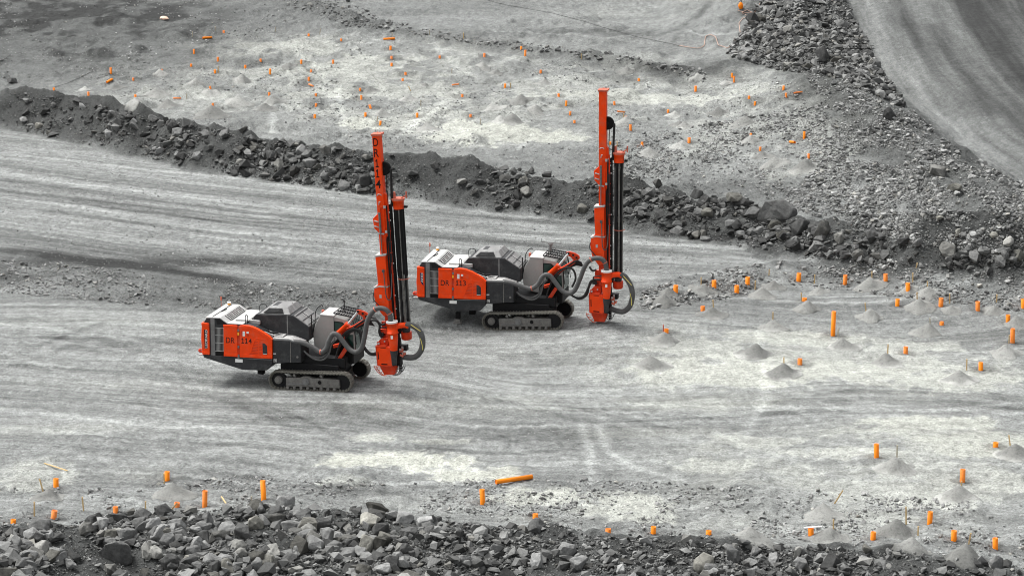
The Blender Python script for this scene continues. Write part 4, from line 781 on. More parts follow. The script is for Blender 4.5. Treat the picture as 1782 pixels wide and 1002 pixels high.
h = MB(); h.prism(PL([(533, 432), (561, 434), (561, 437), (533, 435)]), -1.276, -1.265); part('window_trim', h, 'white', sp_)
h = MB(); h.prism(PL([(371, 264), (384, 265), (384, 307), (371, 306)]), -1.266, -1.26); h.prism(PL([(414, 290), (430, 291), (430, 310), (414, 309)]), -1.266, -1.26); part('warning_sticker', h, 'red', sp_)
h = MB(); h.prism(PL([(386, 272), (403, 273), (403, 308), (386, 307)]), -1.267, -1.261); h.prism(PL([(414, 274), (430, 275), (430, 289), (414, 288)]), -1.267, -1.261); part('notice_sticker', h, 'white', sp_)
# hooks and lamps at the very tail
h = MB(); a, b = S(60, 446), S(100, 448); h.box(((a[0] + b[0]) / 2, -1.1, b[1]), (b[0] - a[0], .12, .05)); part('tow_hook', h, 'roof', rig, 0.01); h = MB(); h.box(((a[0] + b[0]) / 2, .8, b[1]), (b[0] - a[0], .12, .05)); part('tow_hook', h, 'roof', rig, 0.01)
h = MB(); a = P3((74, 412), -1.0); h.tube([a + Vector((.25, 0, .06)), a + Vector((.02, 0, .05)), a + Vector((-.02, 0, -.04)), a + Vector((.22, 0, -.06))], .045, 8, 6); part('tail_lamp', h, 'red', rig)
# ---- front box
h = MB(); h.prism(PL([(601, 336), (716, 342), (800, 373), (802, 502), (725, 500), (640, 508), (601, 506)]), -1.2, -.15); fb = part('front_box', h, 'grey', rig, 0.02)
h = MB(); h.prism(PL([(726, 350), (731, 351), (731, 500), (726, 500)]), -1.208, -1.19); part('box_seam', h, 'steel', fb); h = MB(); h.cyl(P3((615, 488), -1.22), P3((615, 488), -1.19), .05); part('box_cap', h, 'steel', fb); h = MB(); h.cyl(P3((777, 460), -1.22), P3((777, 460), -1.19), .05); part('box_cap', h, 'steel', fb, 0.006)
h = MB(); h.prism(PL([(602, 432), (623, 432), (623, 442), (602, 442)]), -1.212, -1.19); h.prism(PL([(606, 474), (628, 474), (628, 496), (606, 496)]), -1.216, -1.19); part('box_sticker', h, 'roof', fb)
# light topped deck with hatches and pipes
h = MB(); h.prism(PL([(596, 324), (716, 331), (805, 364), (806, 374), (716, 342), (598, 336)]), -1.16, -.2); h.prism(PL([(520, 268), (600, 300), (600, 330), (520, 300)], -.9), -.9, -.4); dk = part('front_deck', h, 'roof', rig, 0.012)
h = MB()
for k in range(5): h.bar(P3((640 + k * 30, 322 + k * 7), -1.0) + Vector((0, 0, .05)), P3((640 + k * 30, 322 + k * 7), -1.0) + Vector((.05, .75, .06)), .06 if k % 2 else .03, .05)
h.tube([P3((600, 310), -1.0), P3((660, 300), -.8), P3((720, 322), -.6), P3((770, 345), -.5)], .035, 8, 6); part('deck_pipes', h, 'dark', rig, 0.008)
h = MB(); h.tube([P3((505, 262), -.8), P3((560, 270), -.8), P3((585, 285), -.8), P3((640, 282), -.7)], .05, 8, 6); h.cyl(P3((566, 250), -.75), P3((566, 275), -.75), .03); part('intake_pipe', h, 'dark', rig)
h = MB(); h.box(P3((650, 305), -.75), (.5, .5, .10)); h.box(P3((735, 318), -.7) , (.3, .5, .08)); part('deck_hatch', h, 'roof', rig, 0.015)
# ---- compressor hood
Yh = -.55
near = PL([(398, 240), (478, 152), (742, 162), (862, 246), (866, 340), (700, 340), (398, 310)], Yh)
h = MB(); h.prism(near, Yh, 1.15); hood = part('compressor_hood', h, 'grey', rig, 0.02)
b0, b1 = S(500, 150, Yh), S(722, 158, Yh); t0, t1 = (b0[0] + .28, b0[1] + .24), (b1[0] - .22, b1[1] + .24)
h = MB(); zb = (b0[1], b1[1]); vs_ = [(b0[0], Yh + .04, b0[1]), (b1[0], Yh + .04, b1[1]), (b1[0], 1.1, b1[1]), (b0[0], 1.1, b0[1]), (t0[0], Yh + .38, t0[1]), (t1[0], Yh + .38, t1[1]), (t1[0], .95, t1[1]), (t0[0], .95, t0[1])]
h.add(vs_, [(0, 1, 5, 4), (1, 2, 6, 5), (2, 3, 7, 6), (3, 0, 4, 7), (4, 5, 6, 7), (3, 2, 1, 0)]); tp = part('hood_top', h, 'sheet', hood, 0.012)
A_ = Vector(vs_[0]); B_ = Vector(vs_[1]); D_ = Vector(vs_[4]); E_ = Vector(vs_[5])
def quadp(s_, t_, off): return (A_.lerp(B_, s_)).lerp(D_.lerp(E_, s_), t_) + Vector((0, -.02, .02)) * off
h = MB(); h.add([quadp(.1, .12, 1), quadp(.8, .12, 1), quadp(.74, .78, 1), quadp(.18, .78, 1)], [(0, 1, 2, 3)]); gv = part('hood_vent', h, 'black', tp)
h = MB()
for k in range(20): s_ = .12 + k * .0345; h.bar(quadp(s_, .12, 1.6), quadp(s_ * .86 + .07, .78, 1.6), .012, .02)
part('vent_bars', h, 'grey', gv)
h = MB(); h.box(((t0[0] * .62 + t1[0] * .38), .45, t0[1] + .012), (abs(t1[0] - t0[0]) * .52, .62, .02)); part('top_hatch', h, 'grey', tp, 0.006)
# front slope of the hood, its lit look put into a paler sheet colour
f0, f1 = S(748, 164, Yh), S(860, 243, Yh); h = MB(); h.add([(f0[0], Yh + .03, f0[1] + .02), (f1[0], Yh + .03, f1[1] + .02), (f1[0], 1.1, f1[1] + .02), (f0[0], 1.1, f0[1] + .02), (f0[0], Yh + .03, f0[1] - .03), (f1[0], Yh + .03, f1[1] - .03), (f1[0], 1.1, f1[1] - .03), (f0[0], 1.1, f0[1] - .03)], [(0, 1, 2, 3), (7, 6, 5, 4), (0, 4, 5, 1), (1, 5, 6, 2), (2, 6, 7, 3), (3, 7, 4, 0)])
fs_ = part('hood_front', h, 'sheet', hood, 0.008)
mx_, mz_ = f1[0] - f0[0], f1[1] - f0[1]
h = MB()
for t_ in (.12, .55, .92): h.bar((f0[0] + mx_ * t_, Yh + .1, f0[1] + mz_ * t_ + .035), (f0[0] + mx_ * t_, 1.0, f0[1] + mz_ * t_ + .035), .03, .02)
h.bar((f0[0] + mx_ * .08, .28, f0[1] + mz_ * .08 + .03), (f1[0], .28, f1[1] + .03), .02, .02); part('front_seam', h, 'grey', fs_)
h = MB(); h.prism(PL([(700, 165), (708, 165), (712, 335), (704, 335)], Yh), Yh - .012, Yh + .01); h.cyl(P3((458, 182), Yh - .015), P3((458, 182), Yh + .02), .045); h.cyl(P3((560, 270), Yh - .015), P3((560, 270), Yh + .02), .02); part('hood_trim', h, 'mid', hood)
p = P3((740, 100), .5); h = MB(); h.cyl(p + Vector((0, 0, -.2)), p + Vector((0, 0, .06)), .06); h.cyl(p, p + Vector((.12, 0, .04)), .06); h.cyl(p + Vector((.0, 0, .05)), p + Vector((.0, 0, .22)), .015, seg=6); part('exhaust_stub', h, 'dark', rig, 0.008)
# rail between hood and cab
h = MB(); a = P3((880, 300), -.5); h.cyl(a, a + Vector((0, 0, .9)), .025, seg=8); h.tube([a + Vector((.05, .3, .4)), a + Vector((.1, .3, 1.0)), a + Vector((.3, .4, 1.25)), a + Vector((.4, .4, 1.2))], .02, 6, 6); part('cab_rail', h, 'dark', rig)
# ---- cab
Yc = -.12
cabn = PL([(890, 292), (905, 225), (942, 158), (1040, 169), (1130, 192), (1185, 270), (1190, 420), (1050, 440), (900, 400)], Yc)
h = MB(); h.prism(cabn, Yc, 1.15); cb = part('cab', h, 'cab', rig, 0.03)
h = MB(); h.prism(PL([(1046, 206), (1098, 213), (1122, 236), (1120, 280), (1047, 277)], Yc), Yc - .012, Yc + .02); wn = part('side_window', h, 'glass', cb)
h = MB(); strip(h, [(1043, 203), (1100, 211), (1126, 235), (1124, 284), (1044, 281), (1043, 203)], .03, Yc - .02, Yc + .02); part('window_frame', h, 'black', cb)
h = MB(); h.prism(PL([(1038, 170), (1043, 171), (1046, 400), (1041, 400)], Yc), Yc - .012, Yc + .02); part('door_seam', h, 'mid', cb)
w0, w1 = S(1134, 196, Yc), S(1186, 268, Yc); w2 = S(1191, 415, Yc); o_ = .022
h = MB(); h.add([(w0[0] + o_, Yc + .1, w0[1]), (w1[0] + o_, Yc + .1, w1[1]), (w1[0] + o_, 1.08, w1[1]), (w0[0] + o_, 1.08, w0[1])], [(0, 1, 2, 3)]); h.add([(w1[0] + o_, Yc + .1, w1[1]), (w2[0] + o_, Yc + .1, w2[1]), (w2[0] + o_, 1.08, w2[1]), (w1[0] + o_, 1.08, w1[1])], [(0, 1, 2, 3)])
h.prism(PL([(1060, 300), (1178, 300), (1184, 410), (1080, 400)], Yc), Yc - .012, Yc + .01); part('windscreen', h, 'glass', cb)
h = MB(); r_0, r_1 = S(1040, 164, Yc), S(1135, 190, Yc)
for k in range(9): t_ = k / 8; h.bar((r_0[0] + (r_1[0] - r_0[0] + .25) * t_, Yc - .02, r_0[1] + (r_1[1] - r_0[1]) * t_ + .14), (r_0[0] + (r_1[0] - r_0[0] + .25) * t_, 1.15, r_0[1] + (r_1[1] - r_0[1]) * t_ + .14), .03, .03)
for yy in (Yc - .02, .35, .75, 1.15): h.bar((r_0[0], yy, r_0[1] + .13), (r_1[0] + .25, yy, r_1[1] + .13), .04, .05)
h.bar((r_1[0] + .25, Yc, r_1[1] + .13), (w2[0] + .08, Yc, w2[1] + .3), .03, .03); h.bar((r_1[0] + .25, 1.15, r_1[1] + .13), (w2[0] + .08, 1.15, w2[1] + .3), .03, .03)
for k in range(6): h.bar((r_1[0] + .28, Yc + .15 + k * .2, r_1[1] + .13), (w2[0] + .12, Yc + .15 + k * .2, w2[1] + .6), .018, .018)
part('roof_guard', h, 'dark', cb)
h = MB(); h.prism([(x, z + d_) for (x, z), d_ in zip(PL([(938, 160), (1042, 170), (1042, 170), (938, 160)], Yc), (0, 0, .05, .05))], Yc - .02, 1.17); part('cab_roof', h, 'roof', cb, 0.01)
p = P3((962, 128), .8); h = MB(); h.cyl(p + Vector((0, 0, -.12)), p + Vector((0, 0, .05)), .06); part('cab_beacon', h, 'pink', rig, 0.008)
p = P3((1115, 120), .7); h = MB(); h.cyl(p + Vector((0, 0, -.1)), p + Vector((0, 0, .42)), .022, seg=8); h.cyl(p + Vector((0, 0, .36)), p + Vector((0, 0, .42)), .07, .04); part('cab_aerial', h, 'dark', rig)
h = MB(); h.tube(path([(1235, 462, .9), (1220, 455, .9), (1200, 452, .9)]), .02, 6, 5); h.cyl(P3((1228, 454), .9), P3((1228, 462), .9), .07); part('front_lamp', h, 'amber', rig)
h = MB(); h.box(P3((1175, 440), .4), (.6, 1.4, .5)); h.box(P3((1100, 470), .1), (.9, 1.5, .5)); part('front_frame', h, 'dark', rig, 0.02)
# ---- boom
Yb = -.55
h = MB()
h.prism(PL([(1085, 318), (1110, 262), (1180, 232), (1250, 190), (1292, 150), (1300, 175), (1262, 212), (1190, 256), (1128, 300), (1110, 345)], Yb), Yb - .14, Yb + .14)
h.prism(PL([(1205, 122), (1222, 120), (1262, 132), (1290, 150), (1290, 180), (1262, 190), (1240, 160), (1215, 148)], Yb - .16), Yb - .18, Yb - .10); h.prism(PL([(1205, 122), (1222, 120), (1262, 132), (1290, 150), (1290, 180), (1262, 190), (1240, 160), (1215, 148)], Yb + .16), Yb + .10, Yb + .18)
boom = part('boom', h, 'red', rig, 0.015)
h = MB(); h.cyl(P3((1248, 148), Yb - .2), P3((1248, 148), Yb + .2), .05); h.cyl(P3((1273, 168), Yb - .2), P3((1273, 168), Yb + .2), .05); h.cyl(P3((1213, 132), Yb - .2), P3((1213, 132), Yb + .2), .05); part('boom_pin', h, 'dark', boom)
Yl = Yb - .26
h = MB(); h.lathe(P3((1066, 290), Yl), P3((1143, 222), Yl), [(0, .10), (.86, .10), (.86, .125), (1, .125)], 16); ly = part('lift_cylinder', h, 'orange', rig)
h = MB(); h.cyl(P3((1143, 222), Yl), P3((1210, 138), Yl), .05); part('cylinder_rod', h, 'chrome', ly)
h = MB(); h.bar(P3((1030, 556), -.6), P3((1128, 398), -.6), .16, .16); h.bar(P3((1035, 548), -.6), P3((1000, 500), -.6), .10, .10); h.bar(P3((1040, 382), -.6), P3((1085, 372), -.6), .2, .14); h.bar(P3((830, 485), -.6), P3((930, 492), -.6), .12, .12); part('boom_support', h, 'red', rig, 0.012)
h = MB(); h.prism(PL([(1010, 380), (1100, 300), (1180, 420), (1160, 500), (1000, 520)], -.35), -.35, -.12); part('boom_foot', h, 'black', rig)
for k in range(7):
    y_ = Yb - .22 + .07 * k; h = MB(); h.tube([P3((1050 + 4 * k, 470 - 8 * k), y_), P3((1070 + 5 * k, 400 - 6 * k), y_), P3((1110 + 3 * k, 300 + 4 * k), y_ - .05), P3((1180, 248 + 3 * k), y_), P3((1240 + 4 * k, 205 + 4 * k), y_), P3((1275 + 3 * k, 190 + 6 * k), y_ - .05), P3((1310 + 4 * k, 205 + 5 * k), y_)], .026, 7, 8); part('hydraulic_hose', h, 'rubber', rig)
h = MB(); h.box(P3((500, 575), -.8) + Vector((0, .3, 0)), (.28, .28, .22)); part('jack_foot', h, 'black', rig, 0.02)

# ================= the mast, drawn upright from its foot
MASTP = []
def mpart(name, mb, m, parent=None, bev=0.0):
    o = part(name, mb, m, parent or rig, bev)
    if parent is None: MASTP.append(o)
    return o
def mpl(pts, Y=-.72): return [Mx(a, b, Y) for a, b in pts]
h = MB(); h.prism(mpl([(138, 44), (165.5, 44), (165.5, 312), (138, 312)]), -.72, -.36)
h.prism(mpl([(138, 308), (150, 308), (150, 705), (138, 705)]), -.72, -.36); h.prism(mpl([(150, 308), (163, 308), (163, 705), (150, 705)], -.66), -.66, -.40); h.prism(mpl([(162, 308), (170, 316), (170, 705), (162, 705)], -.6), -.60, -.38)
h.prism(mpl([(158, 295), (166, 255), (176, 268), (176, 300), (166, 318)], -.62), -.62, -.40); mast = mpart('mast', h, 'orange', None, 0.012)
h = MB(); h.prism(mpl([(134, 37), (172, 37), (172, 44), (134, 44)], -.76), -.76, -.32); h.cyl(MP(158, 37, -.5), MP(158, 28, -.5), .02); h.prism(mpl([(148, 33), (166, 33), (166, 37), (148, 37)], -.6), -.6, -.45); mpart('mast_cap', h, 'pink', mast, 0.006)
h = MB(); h.prism(mpl([(118, 352), (139, 334), (139, 408), (121, 388)]), -.68, -.42); br = mpart('mast_bracket', h, 'orange', mast, 0.012)
h = MB(); h.prism(mpl([(124, 358), (140, 363), (140, 366), (122, 361)]), -.74, -.66); mpart('bracket_rib', h, 'roof', mast); h = MB(); h.prism(mpl([(124, 378), (140, 383), (140, 386), (122, 381)]), -.74, -.66); mpart('bracket_rib', h, 'roof', mast); h = MB(); h.prism(mpl([(134, 404), (158, 408), (158, 412), (134, 408)]), -.76, -.6); mpart('mast_strap', h, 'roof', mast); h = MB(); h.tube([MP(142, 266, -.72), MP(146, 262, -.76), MP(154, 262, -.76), MP(158, 266, -.72)], .02, 6, 5); mpart('lifting_eye', h, 'roof', mast); h = MB(); h.tube([MP(146, 300, -.73), MP(149, 290, -.78), MP(153, 290, -.78)], .022, 6, 4); mpart('mast_hook', h, 'roof', mast)
h = MB(); h.prism(mpl([(120, 494), (158, 490), (158, 612), (124, 610)], -.82), -.82, -.30); h.prism(mpl([(124, 596), (158, 600), (158, 712), (136, 716), (112, 682), (105, 640), (108, 612)], -.84), -.84, -.28); cr = mpart('mast_cradle', h, 'orange', None, 0.015)
h = MB(); h.prism(mpl([(118, 489), (160, 485), (160, 491), (118, 495)], -.84), -.84, -.28); h.prism(mpl([(104, 608), (126, 602), (160, 606), (160, 610), (126, 607), (105, 613)], -.86), -.86, -.3); h.prism(mpl([(126, 636), (134, 636), (134, 648), (126, 648)], -.85), -.855, -.838); mpart('cradle_edge', h, 'roof', cr)
h = MB(); h.cyl(MP(146, 405, -.76), MP(146, 498, -.76), .022, seg=8); h.cyl(MP(146, 330, -.75), MP(146, 405, -.75), .05); mpart('feed_cylinder', h, 'steel', None)
h = MB(); h.tube([MP(148, 545, -.88), MP(150, 600, -.9), MP(152, 640, -.9), MP(160, 657, -.88), (MP(170, 645, -.86)), MP(174, 600, -.8), MP(176, 560, -.7)], .022, 8, 8); h.box(MP(147, 548, -.88), (.10, .08, .12)); mpart('hose_loop', h, 'hose', None)
h = MB(); h.tube([MP(105, 628, -.85), MP(103, 650, -.92), MP(116, 668, -.95), MP(136, 690, -.9)], .022, 8, 6); mpart('cradle_hose', h, 'rubber', None)
h = MB(); h.bar(MP(179, 288, -.62), MP(179, 735, -.62), .05, .055)
for k in range(11): h.box(MP(180, 320 + k * 40, -.64), (.075, .07, .03))
mpart('feed_rail', h, 'red', None)
h = MB(); h.bar(MP(187, 300, -.5), MP(187, 740, -.5), .2, .085); h.tube([MP(171, 420, -.66), MP(168, 440, -.72), MP(168, 520, -.72), MP(170, 600, -.72), MP(172, 700, -.7)], .035, 8, 8); h.bar(MP(174, 305, -.6), MP(174, 735, -.6), .05, .03); mpart('feed_chain', h, 'black', None)
h = MB()
for zx, zy, s_ in ((167, 402, .09), (167, 310, .10), (184, 330, .04), (184, 640, .04), (184, 690, .04), (186, 520, .04), (186, 360, .04)): h.box(MP(zx, zy, -.74), (s_, .04, s_ * 1.2))
mpart('feed_bracket', h, 'roof', None)
h = MB(); c_ = MP(172, 166, -.5); h.lathe(c_ + Vector((0, -.07, 0)), c_ + Vector((0, .07, 0)), [(0, .26), (.1, .305), (.3, .305), (.5, .27), (.7, .305), (.9, .305), (1, .26)], 28); wh = mpart('sheave_wheel', h, 'black', None)
h = MB(); h.cyl(c_ + Vector((0, -.09, 0)), c_ + Vector((0, .09, 0)), .07); mpart('wheel_hub', h, 'dark', wh)
h = MB()
for dx, dy in ((0, 0), (.035, .05), (-.02, .1)): h.tube([c_ + Vector((.30 + dx, dy - .05, 0)), MP(195, 200, -.5) + Vector((dx, dy, 0)), MP(193, 250, -.5) + Vector((dx, dy, 0)), MP(190, 310, -.5) + Vector((dx, dy, 0))], .032, 8, 6)
h.tube([c_ + Vector((.1, 0, -.3)), MP(178, 230, -.5), MP(178, 290, -.5)], .02, 6, 5); mpart('sheave_hose', h, 'rubber', None)
for k in range(5):
    h = MB(); o_ = .05 * k; h.tube([MP(173 + k * 1.5, 300 + 8 * k, -.58), MP(171 + k * 2, 400, -.60 - .02 * k), MP(173 + k * 1.6, 520 + 10 * k, -.62), MP(171 + k * 2, 640, -.6), MP(172 + k * 2, 735, -.58)], .02, 7, 8); mpart('hydraulic_line', h, 'rubber', None)
# rod carousel
cx_, cz0 = Mx(212, 745, -.45); ccy = -.40
def CXY(zy): return Vector((cx_, ccy, Mx(212, zy, -.45)[1]))
h = MB(); h.lathe(CXY(318), CXY(284), [(0, .235), (.75, .235), (.75, .25), (1, .25)], 24); cz = mpart('carousel', h, 'orange', None)
h = MB(); h.lathe(CXY(285), CXY(279), [(0, .29), (1, .29)], 24); h.cyl(CXY(279) + Vector((-.16, 0, 0)), CXY(256) + Vector((-.16, 0, 0)), .07, .045); h.bar(CXY(282) + Vector((.1, -.05, 0)), CXY(266) + Vector((.40, -.05, 0)), .06, .05); h.bar(CXY(266) + Vector((.40, -.05, .16)), CXY(266) + Vector((.40, -.05, -.14)), .05, .06); mpart('carousel_head', h, 'pink', cz, 0.008)
h = MB(); h.box(CXY(310) + Vector((.34, -.05, 0)), (.14, .12, .09)); h.cyl(CXY(332), CXY(316), .215); mpart('carousel_motor', h, 'black', cz)
rods = MB(); rods2 = MB()
for k in range(8):
    a_ = 2 * math.pi * k / 8 + .3; o_ = Vector((.165 * math.cos(a_), .165 * math.sin(a_), 0)); b_ = rods if k % 2 else rods2
    b_.lathe(CXY(748) + o_, CXY(320) + o_, [(0, .048), (.03, .058), (.06, .048), (.47, .048), (.475, .058), (.52, .058), (.525, .048), (.95, .048), (.96, .058), (1, .058)], 10)
rd1 = mpart('drill_rods', rods, 'dark', None); rd2 = mpart('worn_drill_rods', rods2, 'steel', None)
h = MB(); h.cyl(CXY(752), CXY(320), .06, seg=12); mpart('carousel_shaft', h, 'black', None)
h = MB(); h.tube([CXY(578) + Vector((.25 * math.cos(t_) + .03, .25 * math.sin(t_), 0)) for t_ in np.linspace(-math.pi * .98, .3, 9)], .018, 6, 4); mpart('rod_gripper', h, 'pink', None)
h = MB(); h.lathe(CXY(806), CXY(778), [(0, .20), (.2, .235), (1, .235)], 22); lc = mpart('carousel_base', h, 'red', None)
h = MB(); h.lathe(CXY(780), CXY(744), [(0, .16), (.6, .2), (.7, .1), (1, .1)], 18); mpart('base_flange', h, 'grey', lc)
# drill string and guides
h = MB(); h.cyl(MP(182, 740, -.45), MP(182, 925, -.45), .07); h.box(MP(200, 835, -.45), (.32, .3, .24)); h.box(MP(176, 760, -.4), (.45, .35, .5)); h.bar(MP(172, 800, -.4), MP(172, 900, -.4), .35, .35); mpart('drill_guide', h, 'dark', None, 0.01)
h = MB(); h.box(MP(192, 846, -.7), (.16, .14, .16)); h.box(MP(202, 858, -.66), (.12, .14, .12)); h.cyl(MP(188, 862, -.8), MP(200, 868, -.8), .05); mpart('guide_valve', h, 'pink', None, 0.012)
h = MB(); h.box(MP(190, 842, -.79), (.09, .03, .08)); h.box(MP(203, 852, -.75), (.06, .03, .06)); h.cyl(MP(196, 830, -.6), MP(196, 842, -.6), .05); mpart('valve_fitting', h, 'roof', None)
# cyclone
Yy = -1.02
def cy(zy, zx=168): return MP(zx, zy, Yy)
h = MB(); h.lathe(cy(846, 168.5), cy(740), [(0, .15), (.42, .215), (.62, .225), (.62, .255), (.655, .255), (.655, .228), (.93, .228), (.93, .25), (1, .25)], 26); cyc = mpart('dust_cyclone', h, 'orange', None)
h = MB(); h.lathe(cy(900, 166.5), cy(844, 168.5), [(0, .09), (.05, .11), (.6, .135), (.8, .165), (1, .165)], 20); mpart('cyclone_outlet', h, 'grey', cyc)
h = MB(); h.tube([MP(180, 757, Yy + .08), MP(196, 753, Yy + .16), MP(214, 752, Yy + .22), MP(228, 757, Yy + .25)], .125, 16, 6); mpart('cyclone_inlet', h, 'orange', cyc)
h = MB(); h.lathe(cy(735), cy(741), [(0, .26), (1, .255)], 26); h.prism(mpl([(163, 790), (171, 790), (171, 802), (163, 802)], -1.25), -1.256, -1.24); mpart('cyclone_rim', h, 'white', cyc)
# dust hood box
h = MB(); h.prism(mpl([(102, 829), (140, 829), (154, 836), (160, 894), (156, 902), (104, 898)], -.98), -.98, -.38); bx_ = mpart('dust_hood', h, 'orange', None, 0.02)
h = MB(); h.prism(mpl([(106, 848), (109, 848), (110, 876), (107, 876)], -.98), -.99, -.97); h.prism(mpl([(118, 832), (138, 832), (138, 835), (118, 834)], -.98), -.99, -.97); h.prism(mpl([(117, 892), (140, 894), (140, 898), (117, 896)], -.98), -.99, -.97); mpart('hood_slot', h, 'black', bx_)
h = MB(); h.prism(mpl([(99, 826), (141, 826), (141, 829), (102, 829)], -.99), -.995, -.36); h.prism(mpl([(99, 826), (102, 826), (104, 899), (101, 899)], -.99), -.992, -.95); h.prism(mpl([(104, 898), (158, 902), (158, 905), (104, 901)], -.99), -.995, -.36); mpart('hood_rim', h, 'red', bx_)
h = MB(); h.prism(mpl([(104, 826), (104, 815), (118, 800), (130, 798), (146, 798), (146, 826)], -.78), -.78, -.40); h.cyl(MP(110, 815, -.85), MP(110, 815, -.5), .08); h.cyl(MP(133, 810, -.82), MP(133, 810, -.6), .06); mpart('clamp_block', h, 'red', None, 0.015)
h = MB(); h.cyl(MP(133, 810, -.84), MP(133, 810, -.8), .035); h.cyl(MP(110, 817, -.87), MP(110, 817, -.83), .05); mpart('clamp_pin', h, 'roof', None)
h = MB(); h.bar(MP(120, 770, -.6), MP(145, 772, -.6), .2, .2); h.bar(MP(134, 735, -.55), MP(134, 800, -.55), .1, .25); h.bar(MP(150, 700, -.55), MP(150, 800, -.55), .25, .25); mpart('mast_knee', h, 'red', None, 0.012)
h = MB(); h.tube([MP(128, 790, -.7), MP(118, 770, -.8), MP(120, 760, -.8), MP(150, 758, -.75)], .03, 8, 6); h.box(MP(123, 782, -.66), (.2, .2, .16)); mpart('knee_hose', h, 'rubber', None)
# foot skirt
h = MB(); h.prism(mpl([(108, 901), (164, 904), (168, 914), (160, 936), (122, 934)], -.80), -.80, -.42); sk = mpart('foot_skirt', h, 'red', None, 0.01)
def wing(pts):
    m_ = MB()
    for yy in (-.92, -.34): m_.tube([MP(a, b, yy) for a, b in pts], .022, 6, 6)
    for a, b in pts[1:-1]: m_.bar(MP(a, b, -.92), MP(a, b, -.34), .05, .02)
    for k in range(len(pts) - 1): a, b = pts[k], pts[k + 1]; m_.bar(MP((a[0] + b[0]) / 2, (a[1] + b[1]) / 2 - 2, -.63), MP(128 if a[0] < 130 else 158, 912, -.63), .03, .03)
    return m_
mpart('foot_wing', wing([(89, 900), (93, 912), (102, 924), (114, 934), (126, 938)]), 'pink', sk); mpart('foot_wing', wing([(199, 903), (194, 914), (184, 926), (172, 934), (156, 938)]), 'mid', sk)
TM1 = Matrix.Translation((FOOT1[0], 0, FOOT1[1])) @ Matrix.Rotation(LEAN, 4, 'Y') @ Matrix.Diagonal((1, 1, .975, 1)); TM2 = Matrix.Translation((FOOT2[0], 0, FOOT2[1]))
for o in MASTP: o.matrix_basis = TM1
# ================= the second machine: every part copied, then what differs is built for each
rig2 = rig.copy(); COL.objects.link(rig2); rig2.matrix_world = M2
def copy_children(src, dst):
    for ch in list(src.children):
        c_ = ch.copy(); COL.objects.link(c_); c_.parent = dst; c_.matrix_basis = TM2 if ch in MASTP else ch.matrix_basis
        copy_children(ch, c_)
        pairs[ch] = c_
pairs = {}
copy_children(rig, rig2)
for o in CRAWL: pairs[o].matrix_basis = Matrix.Translation((0, 0, -.10)) @ Matrix.Rotation(-.066, 4, 'Y')
tag(rig, 'orange and grey tracked drill rig numbered DR 114, its lettered mast leaning back, nearer machine', 'drill rig', 'tracked drill rigs on the pad')
tag(rig2, 'orange and grey tracked drill rig numbered DR 113 with plain upright mast, behind the other', 'drill rig', 'tracked drill rigs on the pad')
def flat(x0, y0, x1, y1, sl, Y, f=S):
    def g(s_, t_): x, z = f(x0 + (x1 - x0) * s_, y1 + (y0 - y1) * t_ + (x1 - x0) * s_ * sl, Y); return (x, Y, z)
    return g
def upright(x0, y0, x1, y1, Y, f=S):      # reads upwards
    def g(s_, t_): x, z = f(x0 + (x1 - x0) * (1 - t_), y1 + (y0 - y1) * s_, Y); return (x, Y, z)
    return g
lettering('lettering', 'DR', flat(262, 317, 325, 358, .06, -1.266), 'text', dr); lettering('lettering', 'DR', flat(262, 317, 325, 358, .06, -1.266), 'text', pairs[dr])
lettering('lettering', '114', flat(370, 322, 449, 361, .06, -1.266), 'text', sp_); lettering('lettering', '113', flat(370, 322, 449, 361, .06, -1.266), 'text', pairs[sp_])
b1_ = part('badge', badge, 'dark', rp_); lettering('badge_lettering', 'LEOPARD', upright(111, 264, 128, 394, -1.272), 'white', rp_)
h = MB(); h.prism(PL([(112, 256), (131, 258), (136, 330), (140, 352), (128, 344), (116, 318)]), -1.268, -1.262); part('badge', h, 'navy', pairs[rp_]); lettering('badge_lettering', 'AHD', upright(115, 260, 131, 332, -1.272), 'white', pairs[rp_])
# number painted down the leaning mast
zt = Mx(152, 44)[1]; xl, xr = Mx(141, 60)[0], Mx(160, 60)[0]; mh = (zt - 0) / 427.0
for k, (ch, a, b) in enumerate((('D', 4, 18), ('R', 22.5, 37), ('1', 41, 55), ('1', 58.5, 73), ('4', 77, 92))):
    sh_ = .03 if ch == '1' else 0
    def g(s_, t_, a=a, b=b, sh_=sh_): return (xl + sh_ + (xr - xl - 2 * sh_) * s_, -.724, zt - mh * (b + (a - b) * t_))
    lettering('mast_lettering', ch, g, 'mtext', mast)
# black sleeve of rods in the nearer machine's carousel
h = MB()
for k in range(8):
    a_ = 2 * math.pi * (k + .5) / 8 + .3; o_ = Vector((.185 * math.cos(a_), .185 * math.sin(a_), 0)); h.cyl(CXY(560 + 8 * (k % 3)) + o_, CXY(320) + o_, .06, seg=10)
o = part('loaded_rods', h, 'black', rig); o.matrix_basis = TM1
